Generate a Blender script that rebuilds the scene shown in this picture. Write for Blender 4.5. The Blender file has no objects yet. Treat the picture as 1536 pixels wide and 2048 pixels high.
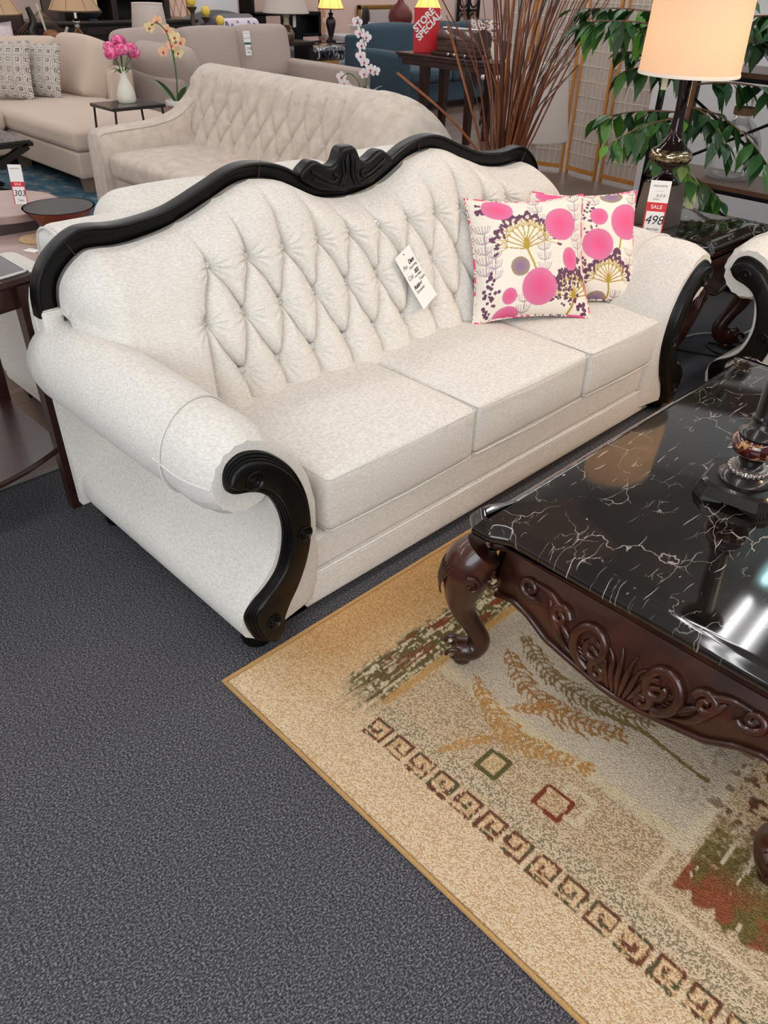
import bpy, bmesh, math, random
import numpy as np
from mathutils import Vector, Matrix
random.seed(7); RNG = np.random.default_rng(11)
SC = bpy.context.scene
COL = SC.collection
PI = math.pi

def S(r, g, b):
    def f(c):
        c /= 255.0
        return c / 12.92 if c <= .04045 else ((c + .055) / 1.055) ** 2.4
    return (f(r), f(g), f(b), 1.0)

# ---------------------------------------------------------------- scene tree
def thing(name, label, cat, loc=(0, 0, 0), rz=0.0, group=None):
    o = bpy.data.objects.new(name, None); COL.objects.link(o)
    o.empty_display_size = .05
    o.location = loc; o.rotation_euler = (0, 0, rz)
    o['label'] = label; o['category'] = cat
    if group: o['group'] = group
    return o
def tag(o, label, cat, group=None):
    o['label'] = label; o['category'] = cat
    if group: o['group'] = group
    return o
def dup(root, loc, rz, label=None, group=None, scale=None):
    r = root.copy(); COL.objects.link(r); r.location = loc; r.rotation_euler = (0, 0, rz)
    if label: r['label'] = label
    if group: r['group'] = group
    if scale: r.scale = scale
    for ch in list(root.children):
        c = ch.copy(); COL.objects.link(c); c.parent = r
        for g in list(ch.children):
            d = g.copy(); COL.objects.link(d); d.parent = c
    return r

class MB:
    """collects geometry for one mesh"""
    def __init__(s): s.v = []; s.f = []
    def add(s, vs, fs):
        n = len(s.v); s.v += [tuple(map(float, p)) for p in vs]; s.f += [tuple(i + n for i in f) for f in fs]; return s
    def box(s, x0, x1, y0, y1, z0, z1, bev=0.0, seg=2, M=None):
        bm = bmesh.new(); bmesh.ops.create_cube(bm, size=1.0)
        for v in bm.verts:
            v.co = Vector(((x0 + x1) / 2 + v.co.x * (x1 - x0), (y0 + y1) / 2 + v.co.y * (y1 - y0), (z0 + z1) / 2 + v.co.z * (z1 - z0)))
        if bev: bmesh.ops.bevel(bm, geom=list(bm.edges), offset=bev, segments=seg, profile=.5, affect='EDGES')
        if M is not None: bm.transform(M)
        bm.verts.index_update()
        s.add([v.co[:] for v in bm.verts], [[v.index for v in f.verts] for f in bm.faces]); bm.free(); return s
    def grid(s, nu, nv, fn, closeu=False):
        vs = [fn(i, j) for i in range(nu) for j in range(nv)]
        fs = []
        for i in range(nu if closeu else nu - 1):
            for j in range(nv - 1):
                a = i * nv + j; b = ((i + 1) % nu) * nv + j
                fs.append((a, b, b + 1, a + 1))
        return s.add(vs, fs)
    def cushion(s, x0, x1, y0, y1, z0, z1, r=.04, crown=.02, n=14, fcrown=0.0, M=None):
        hx, hy, hz = (x1 - x0) / 2, (y1 - y0) / 2, (z1 - z0) / 2
        c = Vector(((x0 + x1) / 2, (y0 + y1) / 2, (z0 + z1) / 2))
        r = min(r, hx, hy, hz)
        def ax(h):
            k = 5
            a = [-h + r * (1 - math.cos(PI / 2 * i / k)) for i in range(k)]
            m = [(-h + r) + (2 * h - 2 * r) * i / n for i in range(n + 1)]
            return a + m + [-t for t in reversed(a)]
        A = (ax(hx), ax(hy), ax(hz)); H = (hx, hy, hz)
        def put(p):
            q = [max(-(h - r), min(h - r, t)) for t, h in zip(p, H)]
            d = Vector([t - u for t, u in zip(p, q)])
            if d.length > 1e-9: d = d.normalized() * r
            x, y, z = q[0] + d.x, q[1] + d.y, q[2] + d.z
            u, v, w = x / hx, y / hy, z / hz
            cu, cv, cw = (max(0, 1 - abs(t) ** 2.2) for t in (u, v, w))
            z += crown * cu * cv * (1 if w > 0 else -.3) * abs(w)
            y += fcrown * cu * cw * v
            x += fcrown * cv * cw * u
            return Vector((x, y, z)) + c
        vs = []; fs = []
        for a, b, k in ((0, 1, 2), (1, 2, 0), (2, 0, 1)):
            for sg in (-1, 1):
                n0 = len(vs); na, nb = len(A[a]), len(A[b])
                for i in range(na):
                    for j in range(nb):
                        p = [0, 0, 0]; p[a] = A[a][i]; p[b] = A[b][j]; p[k] = sg * H[k]
                        vs.append(put(p))
                for i in range(na - 1):
                    for j in range(nb - 1):
                        q = (n0 + i * nb + j, n0 + (i + 1) * nb + j, n0 + (i + 1) * nb + j + 1, n0 + i * nb + j + 1)
                        fs.append(q if sg > 0 else q[::-1])
        if M is not None: vs = [M @ v for v in vs]
        return s.add(vs, fs)
    def lathe(s, prof, seg=32, c=(0, 0, 0), M=None):
        vs = []; fs = []; m = len(prof)
        for i in range(seg):
            a = 2 * PI * i / seg
            for r, z in prof: vs.append(Vector((r * math.cos(a), r * math.sin(a), z)))
        for i in range(seg):
            for j in range(m - 1):
                a = i * m + j; b = ((i + 1) % seg) * m + j
                fs.append((a, b, b + 1, a + 1))
        if prof[0][0] > 1e-6: fs.append([i * m for i in range(seg)][::-1])
        if prof[-1][0] > 1e-6: fs.append([i * m + m - 1 for i in range(seg)])
        vs = [((M @ v) if M is not None else v) + Vector(c) for v in vs]
        return s.add(vs, fs)
    def tube(s, pts, r, seg=8, cap=True, closed=False, flat=1.0, up=None):
        P = [Vector(p) for p in pts]; n = len(P)
        R = r if isinstance(r, (list, tuple)) else [r] * n
        vs = []; fs = []
        T0 = (P[1] - P[0]).normalized()
        N = Vector(up) if up is not None else (Vector((0, 0, 1)) if abs(T0.z) < .9 else Vector((1, 0, 0)))
        N = (N - T0 * N.dot(T0)).normalized()
        for i in range(n):
            if closed: T = (P[(i + 1) % n] - P[i - 1])
            else: T = P[min(i + 1, n - 1)] - P[max(i - 1, 0)]
            T = T.normalized() if T.length > 1e-12 else T0
            N = N - T * N.dot(T)
            N = N.normalized() if N.length > 1e-9 else T.orthogonal().normalized()
            B = T.cross(N)
            for k in range(seg):
                a = 2 * PI * k / seg
                vs.append(P[i] + N * (math.cos(a) * R[i] * flat) + B * (math.sin(a) * R[i]))
        for i in range(n if closed else n - 1):
            for k in range(seg):
                a = i * seg + k; b = i * seg + (k + 1) % seg
                i2 = (i + 1) % n
                fs.append((a, b, i2 * seg + (k + 1) % seg, i2 * seg + k))
        if cap and not closed:
            fs.append(tuple(range(seg))[::-1]); fs.append(tuple((n - 1) * seg + k for k in range(seg)))
        return s.add(vs, fs)
    def levels(s, rings, cap=True):
        """stack of equal-length closed rings"""
        m = len(rings[0]); vs = [p for r in rings for p in r]; fs = []
        for i in range(len(rings) - 1):
            for k in range(m):
                a = i * m + k; b = i * m + (k + 1) % m
                fs.append((a, b, b + m, a + m))
        if cap:
            fs.append(tuple(range(m))[::-1]); fs.append(tuple((len(rings) - 1) * m + k for k in range(m)))
        return s.add(vs, fs)
    def obj(s, name, m, parent=None, smooth=True, angle=40, cols=None, label=None, kind=None, recalc=True, weld=True):
        me = bpy.data.meshes.new(name)
        me.from_pydata(s.v, [], s.f)
        if cols:
            for k, arr in cols.items():
                arr = np.asarray(arr, dtype=np.float32)
                if arr.ndim == 1:
                    a = me.attributes.new(k, 'FLOAT', 'POINT'); a.data.foreach_set('value', arr.ravel())
                else:
                    if arr.shape[1] == 3: arr = np.concatenate([arr, np.ones((len(arr), 1), np.float32)], 1)
                    a = me.attributes.new(k, 'FLOAT_COLOR', 'POINT'); a.data.foreach_set('color', arr.ravel())
        if recalc:
            bm = bmesh.new(); bm.from_mesh(me)
            if weld: bmesh.ops.remove_doubles(bm, verts=bm.verts, dist=2e-5)
            bmesh.ops.recalc_face_normals(bm, faces=bm.faces)
            bm.to_mesh(me); bm.free()
        if smooth:
            me.polygons.foreach_set('use_smooth', [True] * len(me.polygons))
            me.set_sharp_from_angle(angle=math.radians(angle))
        me.materials.append(m); me.update()
        o = bpy.data.objects.new(name, me); COL.objects.link(o)
        if parent is not None: o.parent = parent
        if label: o['label'] = label
        if kind: o['kind'] = kind
        return o
def struct(name, mb, m, **k):
    return mb.obj(name, m, None, kind='structure', **k)
def resample(pts, n, smooth=2):
    P = [Vector(p) for p in pts]
    # catmull-rom then arc-length
    out = []
    for i in range(len(P) - 1):
        p0 = P[max(i - 1, 0)]; p1 = P[i]; p2 = P[i + 1]; p3 = P[min(i + 2, len(P) - 1)]
        for k in range(12):
            t = k / 12
            out.append(.5 * ((2 * p1) + (p2 - p0) * t + (2 * p0 - 5 * p1 + 4 * p2 - p3) * t * t + (3 * p1 - p0 - 3 * p2 + p3) * t ** 3))
    out.append(P[-1])
    L = [0]
    for i in range(1, len(out)): L.append(L[-1] + (out[i] - out[i - 1]).length)
    res = []; j = 0
    for i in range(n):
        d = L[-1] * i / (n - 1)
        while j < len(L) - 2 and L[j + 1] < d: j += 1
        t = (d - L[j]) / max(1e-9, L[j + 1] - L[j]); res.append(out[j].lerp(out[j + 1], min(1, max(0, t))))
    return res
def text(s, size, parent, m, loc, xd, yd, name='lettering', shear=0.0, ext=.0004, align='CENTER', bold=0.0):
    cu = bpy.data.curves.new(name, 'FONT'); cu.body = s; cu.size = size; cu.shear = shear; cu.extrude = ext
    cu.align_x = align; cu.align_y = 'CENTER'; cu.offset = bold
    cu.materials.append(m)
    tmp = bpy.data.objects.new(name, cu); COL.objects.link(tmp)
    me = bpy.data.meshes.new_from_object(tmp); COL.objects.unlink(tmp); bpy.data.objects.remove(tmp); bpy.data.curves.remove(cu)
    if not me.materials: me.materials.append(m)
    o = bpy.data.objects.new(name, me); COL.objects.link(o); o.parent = parent
    x = Vector(xd).normalized(); y = Vector(yd); y = (y - x * y.dot(x)).normalized(); z = x.cross(y)
    o.matrix_local = Matrix(((x.x, y.x, z.x, loc[0]), (x.y, y.y, z.y, loc[1]), (x.z, y.z, z.z, loc[2]), (0, 0, 0, 1)))
    return o

# ---------------------------------------------------------------- materials
def mat(name, col=(.8, .8, .8, 1), rough=.5, metal=0.0, spec=.5, coat=0.0, trans=0.0, emit=None, es=0.0, sheen=0.0, ior=1.45, alpha=1.0):
    m = bpy.data.materials.new(name); m.use_nodes = True
    b = m.node_tree.nodes['Principled BSDF']
    b.inputs['Base Color'].default_value = col; b.inputs['Roughness'].default_value = rough
    b.inputs['Metallic'].default_value = metal; b.inputs['Specular IOR Level'].default_value = spec
    b.inputs['Coat Weight'].default_value = coat; b.inputs['Coat Roughness'].default_value = .05
    b.inputs['Transmission Weight'].default_value = trans; b.inputs['IOR'].default_value = ior
    b.inputs['Sheen Weight'].default_value = sheen; b.inputs['Alpha'].default_value = alpha
    if emit: b.inputs['Emission Color'].default_value = emit; b.inputs['Emission Strength'].default_value = es
    return m
class NT:
    def __init__(s, m):
        s.m = m; s.n = m.node_tree.nodes; s.l = m.node_tree.links; s.b = s.n['Principled BSDF']
    def node(s, t, **k):
        n = s.n.new(t)
        for a, v in k.items(): setattr(n, a, v)
        return n
    def link(s, a, b): s.l.new(a, b)
    def coords(s, scale=(1, 1, 1), rot=(0, 0, 0), src='Object'):
        tc = s.node('ShaderNodeTexCoord'); mp = s.node('ShaderNodeMapping')
        mp.inputs['Scale'].default_value = scale; mp.inputs['Rotation'].default_value = rot
        s.link(tc.outputs[src], mp.inputs['Vector']); return mp.outputs['Vector']
    def noise(s, vec, scale, detail=3, rough=.55, dist=0.0):
        n = s.node('ShaderNodeTexNoise'); n.inputs['Scale'].default_value = scale; n.inputs['Detail'].default_value = detail
        n.inputs['Roughness'].default_value = rough; n.inputs['Distortion'].default_value = dist
        if vec is not None: s.link(vec, n.inputs['Vector'])
        return n
    def ramp(s, fac, stops, interp='LINEAR'):
        r = s.node('ShaderNodeValToRGB'); r.color_ramp.interpolation = interp
        e = r.color_ramp.elements
        while len(e) < len(stops): e.new(.5)
        for el, (p, c) in zip(e, stops): el.position = p; el.color = c
        s.link(fac, r.inputs['Fac']); return r.outputs['Color']
    def math(s, op, a, b=None, c=None, clamp=False):
        n = s.node('ShaderNodeMath', operation=op); n.use_clamp = clamp
        for i, x in enumerate((a, b, c)):
            if x is None: continue
            if isinstance(x, (int, float)): n.inputs[i].default_value = x
            else: s.link(x, n.inputs[i])
        return n.outputs[0]
    def mix(s, fac, a, b, blend='MIX'):
        n = s.node('ShaderNodeMix', data_type='RGBA', blend_type=blend)
        for i, x in ((0, fac), (6, a), (7, b)):
            if isinstance(x, (int, float)): n.inputs[i].default_value = x
            elif isinstance(x, tuple): n.inputs[i].default_value = x
            else: s.link(x, n.inputs[i])
        return n.outputs[2]
    def bump(s, h, strength=.3, dist=.002):
        n = s.node('ShaderNodeBump'); n.inputs['Strength'].default_value = strength; n.inputs['Distance'].default_value = dist
        s.link(h, n.inputs['Height']); s.link(n.outputs[0], s.b.inputs['Normal']); return n
    def base(s, c): s.link(c, s.b.inputs['Base Color'])

def fabric(name, c1, c2, scale=(90, 90, 420), bump=.35, dist=.0015, rough=.9, blotch=0.0, sheen=.15):
    m = mat(name, c1, rough, spec=.15, sheen=sheen); t = NT(m)
    v = t.coords(scale)
    n = t.noise(v, 1.0, 4, .65)
    c = t.ramp(n.outputs[0], [(.36, c2), (.6, c1)])
    if blotch:
        b = t.noise(t.coords((1, 1, 1)), 9, 2)
        c = t.mix(t.math('MULTIPLY', t.math('SUBTRACT', b.outputs[0], .45, clamp=True), blotch), c, tuple(x * .82 for x in c2[:3]) + (1,))
    t.base(c); t.bump(n.outputs[0], bump, dist); return m
def wood(name, c1, c2, scale=(3, 40, 40), rough=.35, coat=.3, rot=(0, 0, 0), bump=.05):
    m = mat(name, c1, rough, coat=coat); t = NT(m)
    n = t.noise(t.coords(scale, rot), 1.0, 5, .6, .6)
    t.base(t.ramp(n.outputs[0], [(.3, c1), (.7, c2)])); t.bump(n.outputs[0], bump, .001); return m
def painted(name, rough=.8, spec=.2, attr='Col', bump=0, bscale=600):
    m = mat(name, (.8, .8, .8, 1), rough, spec=spec); t = NT(m)
    a = t.node('ShaderNodeAttribute', attribute_name=attr); t.base(a.outputs['Color'])
    if bump:
        n = t.noise(t.coords(), bscale, 2); t.bump(n.outputs[0], bump, .001)
    return m
EXPOSURE = 0.30
# ---------------------------------------------------------------- palette
F_WHITE = fabric('chenille_white', S(231, 226, 217), S(210, 204, 195), (95, 95, 360), .6, .0016)
F_CREAM = fabric('velvet_cream', S(212, 198, 184), S(196, 182, 168), (16, 16, 16), .12, .002, .75, 0, .12)
F_BEIGE = fabric('linen_beige', S(208, 188, 170), S(194, 174, 157), (300, 300, 300), .1, .001)
F_GREY = fabric('linen_warm_grey', S(176, 160, 150), S(160, 145, 137), (300, 300, 300), .15, .001)
F_TEAL = fabric('teal_fabric', S(60, 80, 92), S(46, 64, 76), (300, 300, 300), .15, .001)
F_GREYDK = fabric('grey_bedding', S(122, 118, 120), S(100, 98, 100), (200, 200, 200), .2, .001)
BLACK_W = mat('black_lacquer', S(7, 6, 6), .36, spec=.3)
DARK_W = wood('espresso_wood', S(38, 20, 15), S(56, 28, 20), (4, 40, 40), .3, .3)
MAHOG = wood('mahogany', S(28, 12, 8), S(72, 32, 18), (9, 9, 9), .3, .35, bump=.1)
SEAM = fabric('seam_piping', S(226, 222, 214), S(205, 200, 192), (300, 300, 300), .2, .001)
CHROME = mat('chrome', (.8, .8, .8, 1), .12, 1.0)
STEEL = mat('dark_steel', S(60, 58, 56), .35, .9)
BLACKM = mat('black_metal', S(16, 16, 17), .4, .4)
PAPER = mat('paper_white', S(245, 242, 238), .6)
INK = mat('ink_black', S(18, 18, 20), .6)
REDP = mat('sale_red', S(205, 32, 38), .5)
GREENP = mat('tag_green', S(38, 92, 66), .5)
CRYSTAL = mat('crystal', (.92, .94, .97, 1), .06, .75)

def marble():
    m = mat('black_marble', S(20, 16, 14), .06, coat=.4); t = NT(m)
    co = t.coords()
    # tile tone
    vo = t.node('ShaderNodeTexVoronoi', voronoi_dimensions='2D', distance='CHEBYCHEV'); vo.inputs['Scale'].default_value = 4.2; vo.inputs['Randomness'].default_value = .25
    t.link(t.coords((1, 1, 1), (0, 0, .35)), vo.inputs['Vector'])
    sep = t.node('ShaderNodeSeparateColor'); t.link(vo.outputs['Color'], sep.inputs[0])
    base = t.ramp(sep.outputs[0], [(0, S(15, 12, 11)), (.6, S(24, 18, 15)), (1, S(36, 26, 20))])
    cl = t.noise(co, 14, 4, .6); base = t.mix(t.math('MULTIPLY', t.math('SUBTRACT', cl.outputs[0], .5, clamp=True), 1.2), base, S(58, 42, 30))
    def veins(scale, width, warp, seed, lo, hi, rot):
        v = t.coords((1, 1.7, 1), (0, 0, rot)); w = t.noise(v, scale * 1.3, 3, .6)
        mx = t.node('ShaderNodeVectorMath', operation='MULTIPLY_ADD'); t.link(w.outputs['Color'], mx.inputs[0])
        mx.inputs[1].default_value = (warp,) * 3; t.link(v, mx.inputs[2])
        q = t.node('ShaderNodeTexVoronoi', feature='DISTANCE_TO_EDGE'); q.inputs['Scale'].default_value = scale; t.link(mx.outputs[0], q.inputs['Vector'])
        line = t.math('SUBTRACT', 1.0, t.math('DIVIDE', q.outputs['Distance'], width), clamp=True)
        mk = t.noise(t.coords((1, 1, 1), (0, 0, seed)), scale * .8, 2, .5)
        mk = t.math('DIVIDE', t.math('SUBTRACT', mk.outputs[0], lo), hi - lo, clamp=True)
        return t.math('MULTIPLY', line, mk)
    a = veins(5.5, .011, .12, 1.0, .55, .60, .5)
    b = veins(13, .016, .07, 2.2, .555, .61, 1.9)
    c = veins(3.5, .0045, .16, 3.1, .47, .55, 2.7)
    bl = t.noise(t.coords((1.2, 2.2, 1), (0, 0, .6)), 17, 3, .6)
    blob = t.math('DIVIDE', t.math('SUBTRACT', bl.outputs[0], .72), .02, clamp=True)
    f = t.math('ADD', t.math('MULTIPLY', a, .5), t.math('MULTIPLY', b, .4), clamp=True)
    f = t.math('ADD', f, t.math('MULTIPLY', c, .5), clamp=True)
    f = t.math('ADD', f, t.math('MULTIPLY', blob, .85), clamp=True)
    for rot, sc, th, am in ((.45, (9, 210, 1), .765, .75), (1.2, (7, 260, 1), .77, .6), (-.5, (10, 240, 1), .775, .6), (2.2, (6, 180, 1), .77, .5)):
        w = t.noise(t.coords(), 6, 2); mx = t.node('ShaderNodeVectorMath', operation='MULTIPLY_ADD'); t.link(w.outputs['Color'], mx.inputs[0]); mx.inputs[1].default_value = (.05,) * 3; t.link(co, mx.inputs[2])
        mp = t.node('ShaderNodeMapping'); mp.inputs['Scale'].default_value = sc; mp.inputs['Rotation'].default_value = (0, 0, rot); mp.inputs['Location'].default_value = (rot * 7, rot * 3, 0); t.link(mx.outputs[0], mp.inputs['Vector'])
        n = t.noise(mp.outputs['Vector'], 1.0, 1, .4)
        f = t.math('ADD', f, t.math('MULTIPLY', t.math('DIVIDE', t.math('SUBTRACT', n.outputs[0], th), .03, clamp=True), am), clamp=True)
    t.base(t.mix(f, base, S(225, 212, 200))); return m
MARBLE = marble()

def carpet():
    m = mat('charcoal_carpet', S(62, 62, 66), .95, spec=.1); t = NT(m)
    v = t.coords((190, 290, 240), (0, 0, .1)); n = t.noise(v, 1.0, 2, .7)
    big = t.noise(t.coords((1, 1, 1)), 3, 2)
    c = t.ramp(n.outputs[0], [(.36, S(37, 36, 39)), (.5, S(69, 68, 72)), (.64, S(132, 129, 133))])
    c = t.mix(t.math('MULTIPLY', big.outputs[0], .25), c, S(68, 66, 72))
    t.base(c); t.bump(n.outputs[0], .35, .002); return m
CARPET = carpet()
def planks():
    m = mat('grey_brown_planks', S(110, 92, 82), .35); t = NT(m)
    br = t.node('ShaderNodeTexBrick'); br.offset = .37
    for k, v in (('Scale', 1.0), ('Brick Width', 1.2), ('Row Height', .15), ('Mortar Size', .002)): br.inputs[k].default_value = v
    br.inputs['Color1'].default_value = S(128, 106, 92); br.inputs['Color2'].default_value = S(100, 84, 74); br.inputs['Mortar'].default_value = S(60, 48, 42)
    t.link(t.coords(), br.inputs['Vector'])
    n = t.noise(t.coords((2, 30, 2)), 1.5, 4)
    t.base(t.mix(t.math('MULTIPLY', n.outputs[0], .45), br.outputs['Color'], S(84, 68, 58))); return m
PLANKS = planks()
WALL_W = mat('wall_paint_white', S(226, 222, 222), .8)
WALL_P = mat('wall_paint_blush', S(222, 196, 184), .8)
CEIL = mat('ceiling_tile', S(226, 226, 224), .9)

# ---------------------------------------------------------------- the room
def plane(x0, x1, y0, y1, z): return MB().add([(x0, y0, z), (x1, y0, z), (x1, y1, z), (x0, y1, z)], [(0, 1, 2, 3)])
struct('floor', MB().box(-5, 14, -5, 1.24, -.08, 0), CARPET, smooth=False)
struct('floor_planks', MB().box(-5, 14, 1.24, 10, -.08, 0), PLANKS, smooth=False)
struct('trim_floor', MB().box(-5, 5.2, 1.225, 1.255, 0, .005, .002), mat('floor_strip', S(120, 112, 108), .5), smooth=False)
struct('wall_back', MB().box(-5, 14, 9.9, 10.0, 0, 3.1), WALL_P, smooth=False)
struct('wall_right', MB().box(5.34, 5.5, -5, 2.14, 0, 3.1), WALL_W, smooth=False)
struct('wall_far_right', MB().box(13.9, 14, 2.0, 10, 0, 3.1), WALL_W, smooth=False)
struct('ceiling', MB().box(-5, 14, -5, 10, 3.1, 3.2), CEIL, smooth=False)

TUBE = mat('fluorescent_tube', (1, 1, 1, 1), .5, emit=(.98, .97, .98, 1), es=15)
TUBE_COOL = mat('fluorescent_tube_cool', (1, 1, 1, 1), .5, emit=(.55, .95, 1.0, 1), es=16)
HOUS = mat('light_housing', S(235, 235, 235), .5)
def ceiling_light(x0, x1, y):
    t = thing('ceiling_light', 'long white fluorescent strip light mounted on the ceiling above the showroom', 'ceiling light', ((x0 + x1) / 2, y, 3.1), 0, 'fluorescent strip lights')
    h = (x1 - x0) / 2
    MB().box(-h, h, -.14, .14, -.04, 0).obj('housing', HOUS, t, smooth=False)
    for s in (-.07, .07):
        MB().tube([(-h + .03, s, -.065), (h - .03, s, -.065)], .02, 10).obj('tube', TUBE_COOL if (y == -.32 and x0 > 3) else TUBE, t)
for y in (-3.0, -.32, 2.6, 5.4, 8.2):
    for x0 in (-4.0, -1.4, 1.2, 3.6, 6.2, 8.8, 11.4):
        if y < 0 and x0 > 3.7: continue
        ceiling_light(x0, x0 + (1.55 if (y == -.32 and x0 == 3.6) else 2.2), y)
w = bpy.data.worlds.new('World'); SC.world = w; w.use_nodes = True
w.node_tree.nodes['Background'].inputs[0].default_value = (1.0, .95, .92, 1); w.node_tree.nodes['Background'].inputs[1].default_value = .35
def area(name, loc, size, power, col=(1, 1, 1), target=(0, 0, 0)):
    l = bpy.data.lights.new(name, 'AREA'); l.shape = 'RECTANGLE'; l.size, l.size_y = size; l.energy = power; l.color = col
    o = bpy.data.objects.new(name, l); COL.objects.link(o); o.location = loc
    d = Vector(target) - Vector(loc); o.rotation_euler = d.to_track_quat('-Z', 'Y').to_euler(); return o
def point(name, loc, power, col=(1, .72, .42), r=.05):
    l = bpy.data.lights.new(name, 'POINT'); l.energy = power; l.color = col; l.shadow_soft_size = r
    o = bpy.data.objects.new(name, l); COL.objects.link(o); o.location = loc; return o
# daylight from the shop front behind and left of the camera
area('shopfront_daylight', (-3.6, -2.6, 2.3), (3.5, 2.2), 120, (.84, .92, 1.0), (.6, .6, .4))
# warm ceiling spot over the right half of the sofa group
sp = bpy.data.lights.new('warm_ceiling_spot', 'SPOT'); sp.energy = 150; sp.color = (1, .68, .42); sp.spot_size = math.radians(62); sp.spot_blend = 1.0; sp.shadow_soft_size = .18
so = bpy.data.objects.new('warm_ceiling_spot', sp); COL.objects.link(so); so.location = (2.7, -2.2, 2.95)
so.rotation_euler = (Vector((1.75, .25, .35)) - Vector(so.location)).to_track_quat('-Z', 'Y').to_euler()
# ---------------------------------------------------------------- carved-frame sofa (main) and its matching armchair
SCROLL_O = [(-.083, .560), (-.080, .585), (-.066, .607), (-.03, .619), (.021, .604), (.067, .569), (.108, .519), (.139, .452), (.153, .382), (.154, .321), (.14, .253), (.113, .188), (.082, .141), (.060, .095), (.054, .053), (.03, .038)]
SCROLL_I = [(-.083, .560), (-.078, .540), (-.057, .522), (-.017, .510), (.016, .492), (.041, .462), (.060, .413), (.067, .358), (.060, .302), (.040, .251), (.004, .216), (-.037, .191), (-.063, .164), (-.063, .127), (-.042, .069), (-.02, .045)]
def bandmesh(outer, inner, prof, mapf, prof_in=None):
    """sweep a stepped board section between two outlines; prof: (inset, depth) from the edge, mirrored"""
    n = len(outer); rings = []
    for i in range(n):
        o, k = outer[i], inner[i]; w = (k - o).length; d = (k - o) / w if w > 1e-9 else Vector((0, 0, 0))
        ring = []
        for ins, dep in prof: ring.append(mapf(o + d * min(ins, w * .48), dep))
        for ins, dep in reversed(prof_in or prof): ring.append(mapf(k - d * min(ins, w * .48), dep))
        rings.append(ring)
    return MB().levels(rings, True)
PROF = [(0, .045), (0, .012), (.003, .007), (.007, .007), (.009, .001), (.013, .001), (.015, -.005), (.019, -.005), (.022, -.011), (.026, -.013)]
def rosette(c, r, y, sgn=1):
    M = Matrix.Translation(Vector((c[0], y, c[1]))) @ Matrix.Rotation(PI / 2, 4, 'X')
    return MB().lathe([(r, -.002), (r, .004), (r * .86, .006), (r * .7, .001), (r * .58, .001), (r * .5, .005), (r * .36, .005), (r * .28, .002), (0, .007)], 24, M=M)
def mirror(mb, L):
    mb.v = [(L - x, y, z) for x, y, z in mb.v]; return mb
def arm_section(rm, grow, bulge=0.0, n=26):
    """closed (x,z) ring of the left arm; rm scales the roll"""
    C = (-.022, .552); r = .118 * rm
    pts = [(.14, .06), (-.035, .06), (-.066, .085), (-.074, .12), (-.068, .16), (-.04, .198), (.004, .232), (.036, .268), (.052, .315), (.056, .365), (.05, .41)]
    a0 = math.radians(-52)
    a1 = math.radians(38)
    for i in range(n):
        a = a0 - (2 * PI + a0 - a1 - 0) * 0 - (math.radians(360) - (a1 - a0)) * i / (n - 1)
        pts.append((C[0] + r * math.cos(a), C[1] + r * math.sin(a)))
    pts += [(.116 + grow * .5, .565), (.160 + grow * .8, .512), (.190 + grow, .455), (.205 + grow, .39), (.208 + grow, .30), (.205 + grow, .2), (.2, .06)]
    return pts
def make_arm(par, L, right):
    ys = [.010, .016, .026, .042, .065, .1, .15, .2, .215, .23, .3, .42, .55, .7, .82, .88, .91, .925]
    rings = []
    for y in ys:
        k = min(1, max(0, y / .10)); k = math.sin(k * PI / 2)
        rm = .70 + .28 * k + .05 * max(0, min(1, (y - .2) / .1))
        if y > .85: rm *= math.sqrt(max(.05, 1 - ((y - .85) / .085) ** 2))
        gr = -.035 + .04 * k
        sec = arm_section(rm, gr)
        ring = []
        for q, (x, z) in enumerate(sec):
            if 10 < q < 37:
                dx, dz = x + .022, z - .552; an = math.atan2(dz, dx)
                pl = 1 + .034 * math.sin(an * 15 + 1.1 * math.sin(an * 3)) * math.exp(-((max(0, y) - .03) / .06) ** 2)
                x, z = -.022 + dx * pl, .552 + dz * pl
            if y > .85 and q <= 10: x += (.05) * ((y - .85) / .075) ** 2
            if z < .47 and q >= 37:   # inner face follows the facing at the very front
                lim = float(np.interp(z, [.05, .10, .19, .25, .32, .38, .47], [.045, .062, .118, .146, .165, .175, .178]))
                t = min(1, max(0, (y - .012) / .04)); x = min(x, lim + (.3 - lim) * t)
            ring.append((x, y, z))
        rings.append(ring)
    mb = MB().levels(rings, True)
    if right: mirror(mb, L)
    arm = mb.obj('arm', F_WHITE, par, angle=60)
    # piping round the front pad and along its side
    sec = arm_section(1.0, .005)[9:46]
    ring = [(-.022 + (x + .022) * 1.012, .205 + .03 * math.cos(math.atan2(z - .55, x + .02)), .552 + (z - .552) * 1.012) for x, z in sec]
    pm = MB().tube(resample(ring, 60), .0032, 6)
    side = resample([(-.1395, .205, .56), (-.1395, .15, .558), (-.1385, .10, .556), (-.128, .05, .555), (-.113, .014, .553)], 20)
    pm.tube(side, .0032, 6)
    if right: mirror(pm, L)
    pm.obj('piping', SEAM, arm)
    O = resample([(x, 0, z) for x, z in SCROLL_O], 70); I = resample([(x, 0, z) for x, z in SCROLL_I], 70)
    sm = bandmesh(O, I, PROF, lambda p, d: (p.x, d - .006, p.z))
    if right: mirror(sm, L)
    sc = sm.obj('scroll_facing', BLACK_W, par, angle=35)
    for c, r in (((-.0175, .552), .026), ((.118, .339), .022), ((.006, .113), .022)):
        rm = rosette(c, r, -.0175)
        if right: mirror(rm, L)
        rm.obj('rosette', BLACK_W, sc)
    for y in (.06, .8):
        fm = MB().lathe([(.026, 0), (.04, .008), (.043, .02), (.04, .032), (.035, .06)], 24, (.0, y, 0))
        if right: mirror(fm, L)
        fm.obj('foot', BLACK_W, par)
    return arm

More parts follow.
